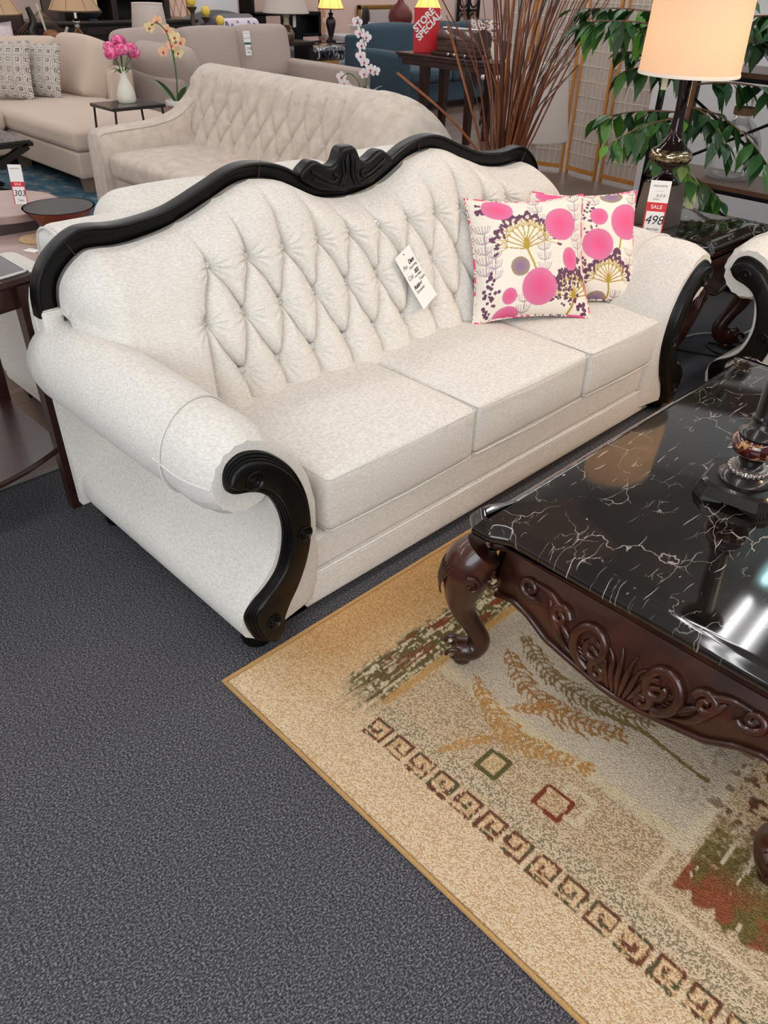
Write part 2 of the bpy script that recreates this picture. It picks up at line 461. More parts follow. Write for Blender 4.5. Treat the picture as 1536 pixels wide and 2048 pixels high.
def puff(A, H, buttons, segs, amp, w, gather=.0055):
    """height of a tufted surface over (A,H)"""
    d = np.full(A.shape, 9.0)
    for (a0, h0), (a1, h1) in segs:
        dx, dy = a1 - a0, h1 - h0; L2 = dx * dx + dy * dy
        t = np.clip(((A - a0) * dx + (H - h0) * dy) / L2, 0, 1)
        d = np.minimum(d, np.hypot(A - a0 - t * dx, H - h0 - t * dy))
    e = np.clip(d / .066, 0, 1); g = amp * (.45 * (1 - np.exp(-d / w)) + .62 * np.sqrt(1 - (1 - e) ** 2))
    pit = np.zeros_like(g); ga = np.zeros_like(g)
    for a, h in buttons:
        r = np.hypot(A - a, H - h); an = np.arctan2(H - h, A - a)
        pit += np.exp(-(r / .022) ** 1.3)
        ga += np.sin(an * 13 + a * 40) * np.exp(-((r - .030) / .026) ** 2)
    return g - amp * .50 * np.clip(pit, 0, 1) + gather * ga * .7

CREST_O = [(-.087, .692), (-.083, .75), (-.068, .80), (-.035, .845), (.01, .880), (.06, .903), (.11, .905), (.158, .899), (.226, .899), (.34, .914), (.463, .956), (.555, .990), (.62, 1.001), (.69, .996), (.759, .978), (.818, .950), (.87, .925), (.93, .905), (1.03, .896)]
def crest_outer(L):
    k = L / 2 / 1.03
    h = [(((x) * k if x > .12 else x), z) for x, z in CREST_O]
    return h + [(L - x, z) for x, z in reversed(h[:-1])]
def make_back(par, L, ncol, pitch):
    ml = L / 2
    half = crest_outer(L)
    O = resample([(x, 0, z) for x, z in half], 241)
    # inner edge of the wood
    I = []
    for i, p in enumerate(O):
        t = (O[min(i + 1, 240)] - O[max(i - 1, 0)]).normalized(); nrm = Vector((t.z, 0, -t.x))
        f = i / 240; e = min(f, 1 - f)
        wd = .058 if e < .13 else .058 - .012 * min(1, (e - .13) / .1)
        I.append(p + nrm * wd)
    rail = bandmesh(O, I, [(0, .045), (0, .010), (.002, .004), (.006, .002), (.010, .003), (.012, .010), (.015, .012), (.018, .011)], lambda p, d: (p.x, .832 + d, p.z), [(0, .045), (0, .014), (.004, .012)])
    wood_rail = rail.obj('crest_rail', BLACK_W, par, angle=35)
    # joints of the rail
    jmat = mat('joint_line', S(60, 40, 28), .6)
    for f in (.092, .908, .355, .645):
        jm = MB()
        i = int(f * 240); a, b = O[i], I[i]
        t = (O[i + 1] - O[i - 1]).normalized() * .0012
        jm.add([(a.x - t.x, .8395, a.z - t.z), (a.x + t.x, .8395, a.z + t.z), (b.x + t.x, .8395, b.z + t.z), (b.x - t.x, .8395, b.z - t.z),
                (a.x - t.x, .85, a.z - t.z), (a.x + t.x, .85, a.z + t.z), (b.x + t.x, .85, b.z + t.z), (b.x - t.x, .85, b.z - t.z)],
               [(0, 1, 2, 3), (0, 1, 5, 4), (2, 3, 7, 6), (1, 2, 6, 5), (0, 3, 7, 4)])
        jm.obj('joint', jmat, wood_rail, smooth=False)
    if L > 1.8:
        make_crest(par, ml, wood_rail)
    # upholstered back: boundary = inner edge plus straight sides
    B = [(p.x, p.z) for p in I]
    xl, xr = B[0][0] - .001, B[-1][0] + .001
    bx = np.array([p[0] for p in B]); bz = np.array([p[1] for p in B])
    bx[0] -= .004; bx[-1] += .004
    nu = 620 if L > 1.8 else 200; nv = 150
    un = np.linspace(0, 1, nu)
    ux = xl + (xr - xl) * (.5 - .5 * np.cos(PI * un)) * .25 + (xr - xl) * un * .75
    ux[0] = xl; ux[-1] = xr
    top = np.interp(ux, bx, bz)
    vt = np.linspace(0, 1, nv); vt = 1 - (1 - vt) ** 1.5
    Z0 = .40
    X = np.repeat(ux[:, None], nv, 1); Z = Z0 + (top[:, None] - Z0) * vt[None, :]
    # distance to boundary polyline
    poly = [(xl, Z0 - .3)] + list(zip(bx, bz)) + [(xr, Z0 - .3)]
    D = np.full(X.shape, 9.0)
    for (a0, h0), (a1, h1) in zip(poly[:-1], poly[1:]):
        dx, dy = a1 - a0, h1 - h0; L2 = dx * dx + dy * dy + 1e-12
        t = np.clip(((X - a0) * dx + (Z - h0) * dy) / L2, 0, 1)
        D = np.minimum(D, np.hypot(X - a0 - t * dx, Z - h0 - t * dy))
    yf = .515 + (Z - .44) * .46
    s = np.clip(D / .085, 0, 1); rollf = np.sqrt(1 - (1 - s) ** 2)
    R1, R2, R3 = .785, .650, .505
    bt = []; sg = []
    r1 = [ml + (i - (ncol - 1) / 2) * pitch for i in range(ncol)]
    r2 = [r1[0] - pitch / 2 + i * pitch for i in range(ncol + 1)]
    for x in r1:
        bt += [(x, R1), (x, R3)]
        sg += [((x, R1), (x, 1.1)), ((x, R3), (x, .3))]
    for x in r2: bt.append((x, R2))
    for i, x in enumerate(r1):
        for q in (r2[i], r2[i + 1]):
            for Ra, k in ((R1, 1), (R3, -1)):
                m = ((x + q) / 2 + (q - x) * .06, (Ra + R2) / 2 + k * .006)
                sg += [((x, Ra), m), (m, (q, R2))]
    sg += [((r2[0], R2), (r2[0] - .05, .42)), ((r2[-1], R2), (r2[-1] + .05, .42))]
    P = puff(X, Z, bt, sg, .045, .011)
    flat = np.clip((np.maximum(r2[0] - .06 - X, X - r2[-1] - .06)) / .12, 0, 1)
    P = P * (1 - flat) + .033 * flat
    y = .835 - (.835 - yf) * rollf - (P - .014) * np.clip(s * 1.6, .35, 1)
    vs = np.stack([X, y, Z], -1).reshape(-1, 3)
    mb = MB(); fs = []
    for i in range(nu - 1):
        for j in range(nv - 1):
            a = i * nv + j; fs.append((a, a + nv, a + nv + 1, a + 1))
    mb.add(vs.tolist(), fs)
    bk = mb.obj('backrest', F_WHITE, par, angle=180, recalc=False)
    # crystal buttons
    for x, z in bt:
        iu = int(np.argmin(abs(ux - x))); iv = int(np.argmin(abs(Z[iu] - z)))
        yy = y[iu, iv]
        n = Vector((0, -1, .46)).normalized()
        M = Matrix.Translation(Vector((x, yy - .013, z))) @ n.to_track_quat('Z', 'Y').to_matrix().to_4x4()
        MB().lathe([(.011, -.012), (.0118, .002), (.0095, .006), (.0055, .009), (0, .009)], 8, M=M).obj('crystal_button', CRYSTAL, bk, smooth=False)
    # frame behind
    fb = MB()
    ring = [(p.x, p.z - .030) for p in (O[::3])]
    rr = [(ring[0][0] + .01, .06)] + ring + [(ring[-1][0] - .01, .06)]
    fb.levels([[(x, .872, z) for x, z in rr], [(x, .90, z) for x, z in rr]], True)
    for xa, xb in ((-.082, -.022), (L + .022, L + .082)): fb.box(xa, xb, .828, .88, .60, .71, .008)
    fb.obj('back_panel', F_WHITE, par, angle=30)

def make_crest(par, ml, rail):
    """carved cartouche in the dip of the crest"""
    h = [(.0, 1.006), (.018, 1.006), (.034, .996), (.043, .978), (.052, .962), (.072, .953), (.095, .956), (.115, .966), (.135, .976), (.158, .978), (.178, .968), (.196, .955), (.206, .943)]
    lo = [(.0, .868), (.03, .866), (.06, .868), (.09, .873), (.12, .881), (.15, .893), (.18, .908), (.206, .925)]
    O = resample([(ml - x, 0, z) for x, z in reversed(h)] + [(ml + x, 0, z) for x, z in h[1:]], 61)
    I = resample([(ml - x, 0, z) for x, z in reversed(lo)] + [(ml + x, 0, z) for x, z in lo[1:]], 61)
    c = bandmesh(O, I, [(0, .05), (0, .012), (.003, .005), (.008, .001), (.014, .0)], lambda p, d: (p.x, .826 + d, p.z)).obj('carved_crest', BLACK_W, par, angle=40)
    cm = MB()
    for s in (-1, 1):
        cm.tube([(ml + s * x, .824, z) for x, z in ((.008, .985), (.012, .96), (.01, .93), (.018, .905), (.03, .885))], [.004, .008, .007, .006, .003], 8)
        cm.tube([(ml + s * x, .824, z) for x, z in ((.03, .965), (.03, .945), (.024, .92), (.034, .898), (.05, .885))], [.003, .006, .006, .005, .003], 8)
        cm.tube(resample([(ml + s * x, .824, z) for x, z in ((.165, .948), (.13, .930), (.1, .915), (.07, .905), (.055, .912), (.058, .925), (.07, .926))], 24), .005, 8)
        cm.tube(resample([(ml + s * x, .824, z) for x, z in ((.16, .925), (.12, .908), (.08, .893), (.05, .885))], 16), .0035, 8)
    cm.obj('carving', BLACK_W, c, angle=60)

def make_sofa(name, label, cat, ncush, ncol, loc=(0, 0, 0), rz=0.0):
    L = .26 + .60 * ncush
    p = thing(name, label, cat, loc, rz)
    make_arm(p, L, False); make_arm(p, L, True)
    make_back(p, L, ncol, .1346)
    for i in range(ncush):
        x0 = .231 + i * .60
        mb = MB().cushion(x0 + .003, x0 + .595, .028 + .006 * (i == 1), .60, .252, .425, .022, .022, 16, .008)
        c = mb.obj('seat_cushion', F_WHITE, p, angle=70)
        pm = MB()
        for z in (.418, .258):
            pm.tube([(x0 + .006, .2, z), (x0 + .006, .04, z), (x0 + .016, .030, z), (x0 + .3, .022, z + (.004 if z > .3 else 0)), (x0 + .582, .030, z), (x0 + .592, .04, z), (x0 + .592, .2, z)], .0022, 6)
        pm.obj('seam', SEAM, c)
    MB().cushion(.185, L - .185, .046, .5, .136, .246, .014, 0, 6).obj('seat_rail', F_WHITE, p, angle=60)
    MB().cushion(.075, L - .075, .036, .5, .026, .134, .014, 0, 6).obj('base_rail', F_WHITE, p, angle=60)
    MB().tube([(.16, .037, .135), (L - .16, .037, .135)], .004, 8).obj('rail_piping', SEAM, p)
    return p
sofa = make_sofa('sofa', 'white tufted three seat sofa with black carved crest and crystal buttons', 'sofa', 3, 11)
chair = make_sofa('armchair', 'matching white armchair with black scroll arm behind the marble coffee table', 'armchair', 1, 2, (2.262, -.115, 0), -PI / 2)
# ---------------------------------------------------------------- area rug with woven pattern
def vnoise(x, y, seed=0):
    r = np.random.default_rng(seed); G = r.random((256, 256))
    xi = np.floor(x).astype(int); yi = np.floor(y).astype(int); fx = x - xi; fy = y - yi
    fx = fx * fx * (3 - 2 * fx); fy = fy * fy * (3 - 2 * fy)
    g = lambda a, b: G[a % 256, b % 256]
    return (g(xi, yi) * (1 - fx) + g(xi + 1, yi) * fx) * (1 - fy) + (g(xi, yi + 1) * (1 - fx) + g(xi + 1, yi + 1) * fx) * fy
def lin(r, g, b): return np.array(S(r, g, b)[:3])
def seg_d(X, Y, a, b):
    dx, dy = b[0] - a[0], b[1] - a[1]; L = dx * dx + dy * dy + 1e-12
    t = np.clip(((X - a[0]) * dx + (Y - a[1]) * dy) / L, 0, 1)
    return np.hypot(X - a[0] - t * dx, Y - a[1] - t * dy)
def make_rug():
    x0, x1, y0, y1 = -.152, 2.14, -1.78, -.018
    xs = np.concatenate([np.arange(x0, .80, .004), np.arange(.80, x1 + .001, .03)]); xs[-1] = x1
    ys = np.concatenate([np.arange(y0, -1.45, .02), np.arange(-1.45, y1, .004), [y1]])
    X, Y = np.meshgrid(xs, ys, indexing='ij')
    sh = X.shape
    A = np.zeros(sh + (3,)); B = np.zeros(sh + (3,)); K = np.zeros(sh)
    def put(mask, ca, cb, k):
        m = np.clip(mask, 0, 1)[..., None]
        A[:] = A * (1 - m) + ca * m; B[:] = B * (1 - m) + cb * m; K[:] = K * (1 - m[..., 0]) + k * m[..., 0]
    n1 = vnoise(X * 60, Y * 60, 1); n2 = vnoise(X * 14, Y * 14, 2); n3 = vnoise(X * 160, Y * 160, 3)
    sm = lambda v, a, b: np.clip((v - a) / (b - a), 0, 1)
    put(np.ones(sh), lin(232, 206, 170), lin(208, 172, 130), .42)
    # orange tan toward the sofa edge
    put(sm(Y + .06 * (n2 - .5), -.34, -.12) * sm(X, -.12, .10), lin(216, 172, 118), lin(194, 146, 94), .5)
    put(sm(X, .25, .5) * sm(Y, -.3, -.22), lin(206, 160, 106), lin(184, 138, 86), .5)
    # inner field, grey-olive speckle
    inner = sm(X + .02 * n1, .03, .07) * sm(-Y + .02 * n1, .335, .37)
    put(inner, lin(218, 190, 154), lin(172, 146, 112), .42)
    put(inner * (1 - sm(np.abs(X - .075 + .03 * (n2 - .5)), .0, .05)), lin(220, 196, 162), lin(146, 134, 106), .42)
    # cream field
    cream = sm(X + .012 * (n1 - .5), .262, .272) * sm(-Y + .01 * n1, .352, .362) * sm(Y + .012 * (n1 - .5), -1.06, -1.05)
    put(cream, lin(218, 200, 174), lin(198, 178, 152), .35)
    put(cream * (1 - sm(np.abs(X - .285), .010, .02)), lin(226, 204, 166), lin(210, 186, 146), .3)
    put(cream * (1 - sm(np.abs(Y + 1.04), .008, .016)), lin(226, 206, 176), lin(210, 186, 150), .3)
    # pale bracket line
    ln = np.minimum(seg_d(X, Y, (.135, -1.028), (.135, -1.78)), seg_d(X, Y, (.135, -1.028), (.275, -1.028)))
    put((ln < .008) * 1.0, lin(228, 204, 170), lin(206, 176, 138), .25)
    # brushed stripe
    st = sm(Y + .03 * (n1 - .5), -.345, -.325) * (1 - sm(Y + .03 * (n1 - .5), -.225, -.205)) * sm(X + .12 * (vnoise(X * 8, Y * 110, 5) - .5), .03, .10) * (1 - sm(X, 1.9, 2.0))
    put(st, lin(112, 96, 58), lin(94, 78, 48), .5)
    sk = vnoise(X * 22, Y * 190, 6)
    put(st * sm(sk * .6 + n3 * .5, .58, .66) , lin(216, 202, 170), lin(190, 170, 132), .3)
    put(st * sm(vnoise(X * 10, Y * 120, 8), .66, .7) * sm(X, .12, .3), lin(138, 72, 40), lin(112, 58, 34), .5)
    put(sm(Y, -.36, -.345) * (1 - sm(Y, -.335, -.325)) * sm(X, .06, .12), lin(206, 160, 98), lin(190, 142, 84), .4)
    # ferns
    def fern(pts, L, ca, cb):
        P = resample([(p[0], p[1], 0) for p in pts], 60); M = np.full(sh, 9.0)
        tot = sum((P[i + 1] - P[i]).length for i in range(59)); n = max(5, int(tot / .017))
        for i in range(59): M = np.minimum(M, seg_d(X, Y, P[i], P[i + 1]) - .0028)
        for k in range(1, n):
            i = min(58, int(59 * k / n)); t = (P[i + 1] - P[i - 1 if i else 0]).normalized(); nn = Vector((-t.y, t.x, 0)); u = k / n
            for sgn in (-1, 1):
                ll = L * (math.sin(PI * min(1, (1 - u) * .80 + .14)) ** .8) * (.7 + .5 * random.random()) * (1 - .35 * u)
                q = P[i] + t * ll * .9 + nn * sgn * ll * .8; mid = P[i] + t * ll * .30 + nn * sgn * ll * .52
                M = np.minimum(M, seg_d(X, Y, P[i], mid) - .0038); M = np.minimum(M, seg_d(X, Y, mid, q) - .0024)
        put((M < .004 * (n1 - .5)) * 1.0, ca, cb, .3)
    fern([(.325, -.43), (.26, -.55), (.245, -.66), (.298, -.81)], .052, lin(196, 146, 84), lin(176, 126, 70))
    fern([(.07, -.525), (.15, -.56), (.235, -.62)], .02, lin(200, 150, 92), lin(182, 132, 78))
    fern([(.46, -.43), (.385, -.56), (.385, -.68), (.44, -.81)], .06, lin(172, 126, 76), lin(150, 108, 62))
    fern([(.54, -.42), (.47, -.56), (.47, -.70), (.52, -.84)], .055, lin(150, 122, 80), lin(130, 104, 66))
    fern([(.30, -.56), (.36, -.62), (.40, -.64)], .03, lin(190, 140, 84), lin(170, 120, 70))
    bl = np.minimum(seg_d(X, Y, (.455, -.70), (.482, -.83)), seg_d(X, Y, (.482, -.83), (.462, -1.0)))
    put((bl < .006 + .004 * (n1 - .5)) * 1.0, lin(142, 122, 76), lin(124, 106, 64), .4)
    # squares
    def rect(a, b, c, d, w, ca, cb, k=.3):
        pts = [(a, c), (b, c), (b, d), (a, d)]; M = np.full(sh, 9.0)
        for i in range(4): M = np.minimum(M, seg_d(X, Y, pts[i], pts[(i + 1) % 4]))
        put((M < w + .002 * (n1 - .5)) * 1.0, ca, cb, k)
    rect(.152, .229, -.86, -.795, .006, lin(226, 206, 172), lin(206, 180, 142))
    put(((X > .134) & (X < .192) & (Y > -.824) & (Y < -.764)) * 1.0, lin(222, 192, 152), lin(184, 142, 100), .45)
    rect(.132, .194, -.826, -.762, .0042, lin(132, 62, 40), lin(112, 50, 34))
    rect(.116, .174, -.665, -.614, .0058, lin(98, 92, 52), lin(86, 80, 46))
    put(((X > .121) & (X < .169) & (Y > -.66) & (Y < -.619)) * 1.0, lin(222, 194, 152), lin(190, 152, 104), .45)
    # key border: one hooked square after the other
    for k in range(22):
        cy = -.392 - .0686 * k; cx = .021; h = .0245
        f = 1 if k % 2 == 0 else -1
        path = [(cx - h, cy + f * h), (cx - h, cy - f * h), (cx + h, cy - f * h), (cx + h, cy + f * h), (cx - h * .35, cy + f * h), (cx - h * .35, cy - f * .004), (cx + h * .3, cy - f * .004)]
        M = np.full(sh, 9.0)
        for i in range(len(path) - 1): M = np.minimum(M, seg_d(X, Y, path[i], path[i + 1]))
        box = (np.abs(X - cx) < h + .004) & (np.abs(Y - cy) < h + .004)
        put(box * 1.0, lin(228, 196, 154), lin(196, 154, 110), .4)
        hit = (M < .0042 + .003 * (n1 - .5)) & (vnoise(X * 240, Y * 240, 20 + k) > .22)
        gr = vnoise(X * 70, Y * 70, 40) > .6
        put((hit & ~gr) * 1.0, lin(120, 72, 52), lin(98, 60, 46), .45)
        put((hit & gr) * 1.0, lin(96, 88, 62), lin(80, 76, 54), .4)
    # dark olive and rust corner
    jag = .03 * vnoise(X * 6, Y * 60, 9) + .02 * (n1 - .5)
    pt = sm(X - jag, .165, .17) * sm(-Y + .006 * n1, 1.068, 1.073) * (1 - sm(X + .16 * (n1 - .5) + .1 * n3, .36, .48))
    put(pt, lin(118, 104, 56), lin(98, 84, 48), .5)
    put(pt * sm(n2 * .8 + .4 * vnoise(X * 30, Y * 30, 12) + .25 * (1 - sm(X, .17, .22)), .70, .78) * (1 - sm(X, .24, .30)), lin(150, 82, 54), lin(128, 72, 46), .5)
    put(pt * sm(vnoise(X * 12, Y * 95, 13) + .25 * (n3 - .5), .80, .84), lin(224, 204, 176), lin(210, 184, 150), .3)
    spk = sm(X, .36, .42) * (1 - sm(X, .62, .75)) * sm(-Y, .92, 1.1)
    put(spk * sm(n1 * .5 + vnoise(X * 100, Y * 100, 15) * .6, .66, .7), lin(116, 62, 42), lin(92, 70, 46), .5)
    n = len(xs) * len(ys); ny = len(ys)
    Z = np.full(sh, .011); Z[0, :] = Z[-1, :] = .004; Z[:, 0] = Z[:, -1] = .004
    V = np.stack([X, Y, Z], -1).reshape(-1, 3)
    mb = MB(); fs = []
    for i in range(len(xs) - 1):
        for j in range(ny - 1):
            a = i * ny + j; fs.append((a, a + ny, a + ny + 1, a + 1))
    mb.add(V.tolist(), fs)
    m = mat('woven_pile', (.6, .5, .4, 1), .95, spec=.05); t = NT(m)
    a = t.node('ShaderNodeAttribute', attribute_name='PileA'); b = t.node('ShaderNodeAttribute', attribute_name='PileB'); k = t.node('ShaderNodeAttribute', attribute_name='PileMix')
    vo = t.node('ShaderNodeTexVoronoi'); vo.inputs['Scale'].default_value = 290
    sc = t.node('ShaderNodeSeparateColor'); t.link(vo.outputs['Color'], sc.inputs[0]); t.link(t.coords(), vo.inputs['Vector'])
    pick = t.math('LESS_THAN', sc.outputs[0], k.outputs['Fac'])
    c = t.mix(pick, a.outputs['Color'], b.outputs['Color'])
    c = t.mix(t.math('MULTIPLY', sc.outputs[1], .22), c, (.1, .07, .04, 1))
    t.base(c); t.bump(t.math('SUBTRACT', 1.0, vo.outputs['Distance']), .8, .003)
    r = mb.obj('area_rug', m, None, recalc=False, cols=dict(PileA=A.reshape(-1, 3), PileB=B.reshape(-1, 3), PileMix=K.reshape(-1)), angle=180)
    tag(r, 'beige patterned area rug with key border under the marble coffee table', 'rug')
    e = .004
    MB().tube([(x0 - e, y0 - e, .0075), (x1 + e, y0 - e, .0075), (x1 + e, y1 + e, .0075), (x0 - e, y1 + e, .0075)], .0075, 10, closed=True, up=(0, 0, 1)).obj('binding', fabric('rug_binding', S(186, 146, 92), S(164, 124, 74), (400, 400, 400), .3, .001), r, angle=60)
make_rug()

# ---------------------------------------------------------------- marble-topped carved tables
def top_outline(a, b, ear=.075, rec=.026, rc=.05, n=26):
    """rectangle half sizes a,b with shouldered corners; list of 2D points ccw"""
    def side(h):
        o = []
        for i in range(n + 1):
            t = -h + rc * .75 + (2 * h - 1.5 * rc) * i / n
            t = t + 0
            d = h - abs(t); k = min(1, max(0, (d - ear) / .06)); k = k * k * (3 - 2 * k)
            o.append((t, rec * k))
        return o
    def fine(h):
        ts = [-h + rc * .75 + (ear + .08) * i / 16 for i in range(17)]; ts += [ts[-1] + (2 * (-ts[-1])) * i / 4 for i in range(1, 4)]; ts += [-t for t in reversed(ts[:17])]
        o = []
        for t in ts:
            d = h - abs(t); k = min(1, max(0, (d - ear) / .06)); k = k * k * (3 - 2 * k); o.append((t, rec * k))
        return o
    P = []
    fa, fb = fine(a), fine(b)
    P += [(t, -b + d) for t, d in fa]
    P += [(a - d, t) for t, d in fb]
    P += [(-t, b - d) for t, d in fa]
    P += [(-a + d, -t) for t, d in fb]
    return P
def inset(P, d):
    n = len(P); o = []
    for i in range(n):
        t = Vector((P[(i + 1) % n][0] - P[i - 1][0], P[(i + 1) % n][1] - P[i - 1][1])).normalized()
        o.append((P[i][0] - t.y * d, P[i][1] + t.x * d))
    return o
LEGP = [(-.028, .385, .052), (.0, .345, .062), (.008, .30, .064), (.012, .262, .056), (.014, .222, .045), (.003, .182, .034), (-.020, .142, .029), (-.040, .105, .0255), (-.046, .080, .025), (-.034, .056, .029), (-.006, .050, .034), (.020, .054, .032)]
def cabriole(par, cx, cy, sx, sy, scale=1.0, carve=True):
    dx, dy = sx * .7071, sy * .7071
    f = lambda s, z, w=0: (cx + dx * s - dy * w * sx * sy * 1, cy + dy * s + dx * w * sx * sy * 1, z)
    def F(s, z, w=0):  # w = sideways
        return (cx + dx * s + (-dy) * w, cy + dy * s + dx * w, z)
    P = resample([F(s * scale, z * scale) for s, z, r in LEGP], 44)
    rr = np.interp(np.linspace(0, 1, 44), np.linspace(0, 1, len(LEGP)), [r for _, _, r in LEGP])
    mb = MB().tube(P, [float(r) * scale for r in rr], 16, up=(dx, dy, 0))
    mb.lathe([(0, .0), (.024 * scale, .0), (.027 * scale, .006), (.027 * scale, .016), (.02 * scale, .024), (0, .024)], 20, F(-.004 * scale, .0125))
    leg = mb.obj('leg', MAHOG, par, angle=60)
    cm = MB()
    # scroll toe
    for w in (-1, 1):
        cm.tube([F((.020 + .022 * math.cos(a) * (1 - a / 9)) * scale, (.054 + .022 * math.sin(a) * (1 - a / 9)) * scale, w * .026 * scale) for a in [q * .35 for q in range(18)]], [.006 * scale] * 18, 8)
    cm.obj('toe_scroll', MAHOG, leg, angle=70); cm = MB()
    if carve:
        for k in range(-4, 5):
            w = k * .0115
            pts = []
            for q in range(9):
                u = q / 8; z = .375 - u * (.13 - abs(k) * .012); r = float(np.interp(-z, [-p[1] for p in LEGP[:6]], [p[2] for p in LEGP[:6]])); c = float(np.interp(-z, [-p[1] for p in LEGP[:6]], [p[0] for p in LEGP[:6]]))
                ww = w * (1 - .55 * u); pts.append(F((c + math.sqrt(max(1e-5, r * r - ww * ww)) + .0035) * scale, z * scale, ww * scale))
            cm.tube(pts, [.0055 * (1 - .6 * q / 8) * scale for q in range(9)], 6)
        for w in (-1, 1):
            cm.tube([F((.004 + (.030 - .0022 * q) * math.cos(q * .42 + 1.2)) * scale, (.318 + (.030 - .0022 * q) * math.sin(q * .42 + 1.2)) * scale, w * .0665 * scale) for q in range(14)], [.0065 * scale - .00025 * q for q in range(14)], 7)
            cm.tube([F((-.045 + (.022 - .0018 * q) * math.cos(q * .45 + 2.6)) * scale, (.33 + (.022 - .0018 * q) * math.sin(q * .45 + 2.6)) * scale, w * .0575 * scale) for q in range(12)], .0055 * scale, 7)
    cm.obj('carving', MAHOG, leg, angle=70)
def apron_side(half, ztop, ztips, zmid, bulge):
    zb = lambda u: float(np.interp(abs(u), [0, .12, .35, .55, .72, .86, 1], [zmid, zmid + .003, zmid + .02, zmid + .035, zmid + .07, ztips, ztips - .015]))
    def pos(u, v):
        z = ztop + (zb(u) - ztop) * v
        return u * half, bulge * math.sin(min(1, v * 1.15) * PI * .62) * (1 - .35 * abs(u) ** 3), z
    return zb, pos
def make_apron(par, half, off, ztop, ztips, zmid, bulge, frame, carve=True):
    """frame(s,d,z)->xyz: s along the side, d outward"""
    zb, pos = apron_side(half, ztop, ztips, zmid, bulge)
    NU, NV = 49, 12
    mb = MB()
    mb.grid(NU, NV, lambda i, j: frame(pos(-1 + 2 * i / (NU - 1), j / (NV - 1))[0], off + pos(-1 + 2 * i / (NU - 1), j / (NV - 1))[1], pos(-1 + 2 * i / (NU - 1), j / (NV - 1))[2]))
    mb.grid(NU, 2, lambda i, j: frame(pos(-1 + 2 * i / (NU - 1), 1)[0], off + pos(-1 + 2 * i / (NU - 1), 1)[1] - .03 * j, pos(-1 + 2 * i / (NU - 1), 1)[2]))
    mb.grid(NU, 2, lambda i, j: frame((-1 + 2 * i / (NU - 1)) * half, off - .03, ztop if j else zb(-1 + 2 * i / (NU - 1))))
    ap = mb.obj('apron', MAHOG, par, angle=60)
    rm = MB().tube([frame(pos(u, 1)[0], off + pos(u, 1)[1] + .003, pos(u, 1)[2] + .002) for u in np.linspace(-1, 1, 70)], .0085, 8)
    rm.obj('rim', MAHOG, ap, angle=60)
    if not carve: return ap
    H = half
    def on(s, v, lift=.004):
        x, d, z = pos(s / H, v); return frame(x, off + d + lift, z)
    sc = half / .40
    cm = None
    def spiral(s0, v0, r, turns, start, dirn, w0=.0085):
        pts = []; rad = []; w0 *= 1.25
        n = int(26 * turns)
        for q in range(n + 1):
            t = q / n; a = start + dirn * 2 * PI * turns * t; rr_ = r * (1 - .82 * t)
            pts.append(on(s0 + rr_ * math.cos(a) * sc, v0 + rr_ * math.sin(a) / .17, .006)); rad.append(w0 * (1 - .35 * t))
        cm.tube(pts, rad, 8)
    def stroke(P, w0=.008):
        w0 *= 1.3; Q = resample([(p[0], p[1], 0) for p in P], 18)
        cm.tube([on(q.x * sc, q.y, .004) for q in Q], [w0 * math.sin(PI * (.12 + .83 * i / 17)) + .001 for i in range(18)], 7)
    for s in (-1, 1):
        cm = MB()
        spiral(s * .265, .36, .034, 1.3, PI * .9 if s > 0 else PI * .1, -s)
        spiral(s * .175, .42, .030, 1.25, PI * 1.1 if s > 0 else -PI * .1, s)
        spiral(s * .082, .52, .060, 1.35, PI * .5, -s, .0105)
        spiral(s * .055, .78, .026, 1.2, -PI * .5, s)
        stroke([(s * .235, .30), (s * .205, .55), (s * .175, .78), (s * .125, .9)], .009)
        stroke([(s * .30, .25), (s * .24, .22), (s * .20, .32), (s * .2, .45)], .008)
        for k in range(4):
            stroke([(s * (.19 - .012 * k), .50 + .06 * k), (s * (.155 - .01 * k), .62 + .05 * k), (s * (.115 - .008 * k), .66 + .06 * k)], .0055)
        for k in range(4):
            stroke([(s * .012 * (k + .3), .95 - .02 * k), (s * .018 * (k + .5), .7), (s * .022 * (k + .6), .42 + .05 * k), (s * .034 * (k + .6), .30 + .08 * k)], .0055)
        for k in range(3):
            stroke([(s * (.085 + .01 * k), .42 + .09 * k), (s * (.06 + .008 * k), .5 + .09 * k), (s * .05, .62 + .08 * k)], .0055)
        cm.obj('carving', MAHOG, ap, angle=70)
    return ap
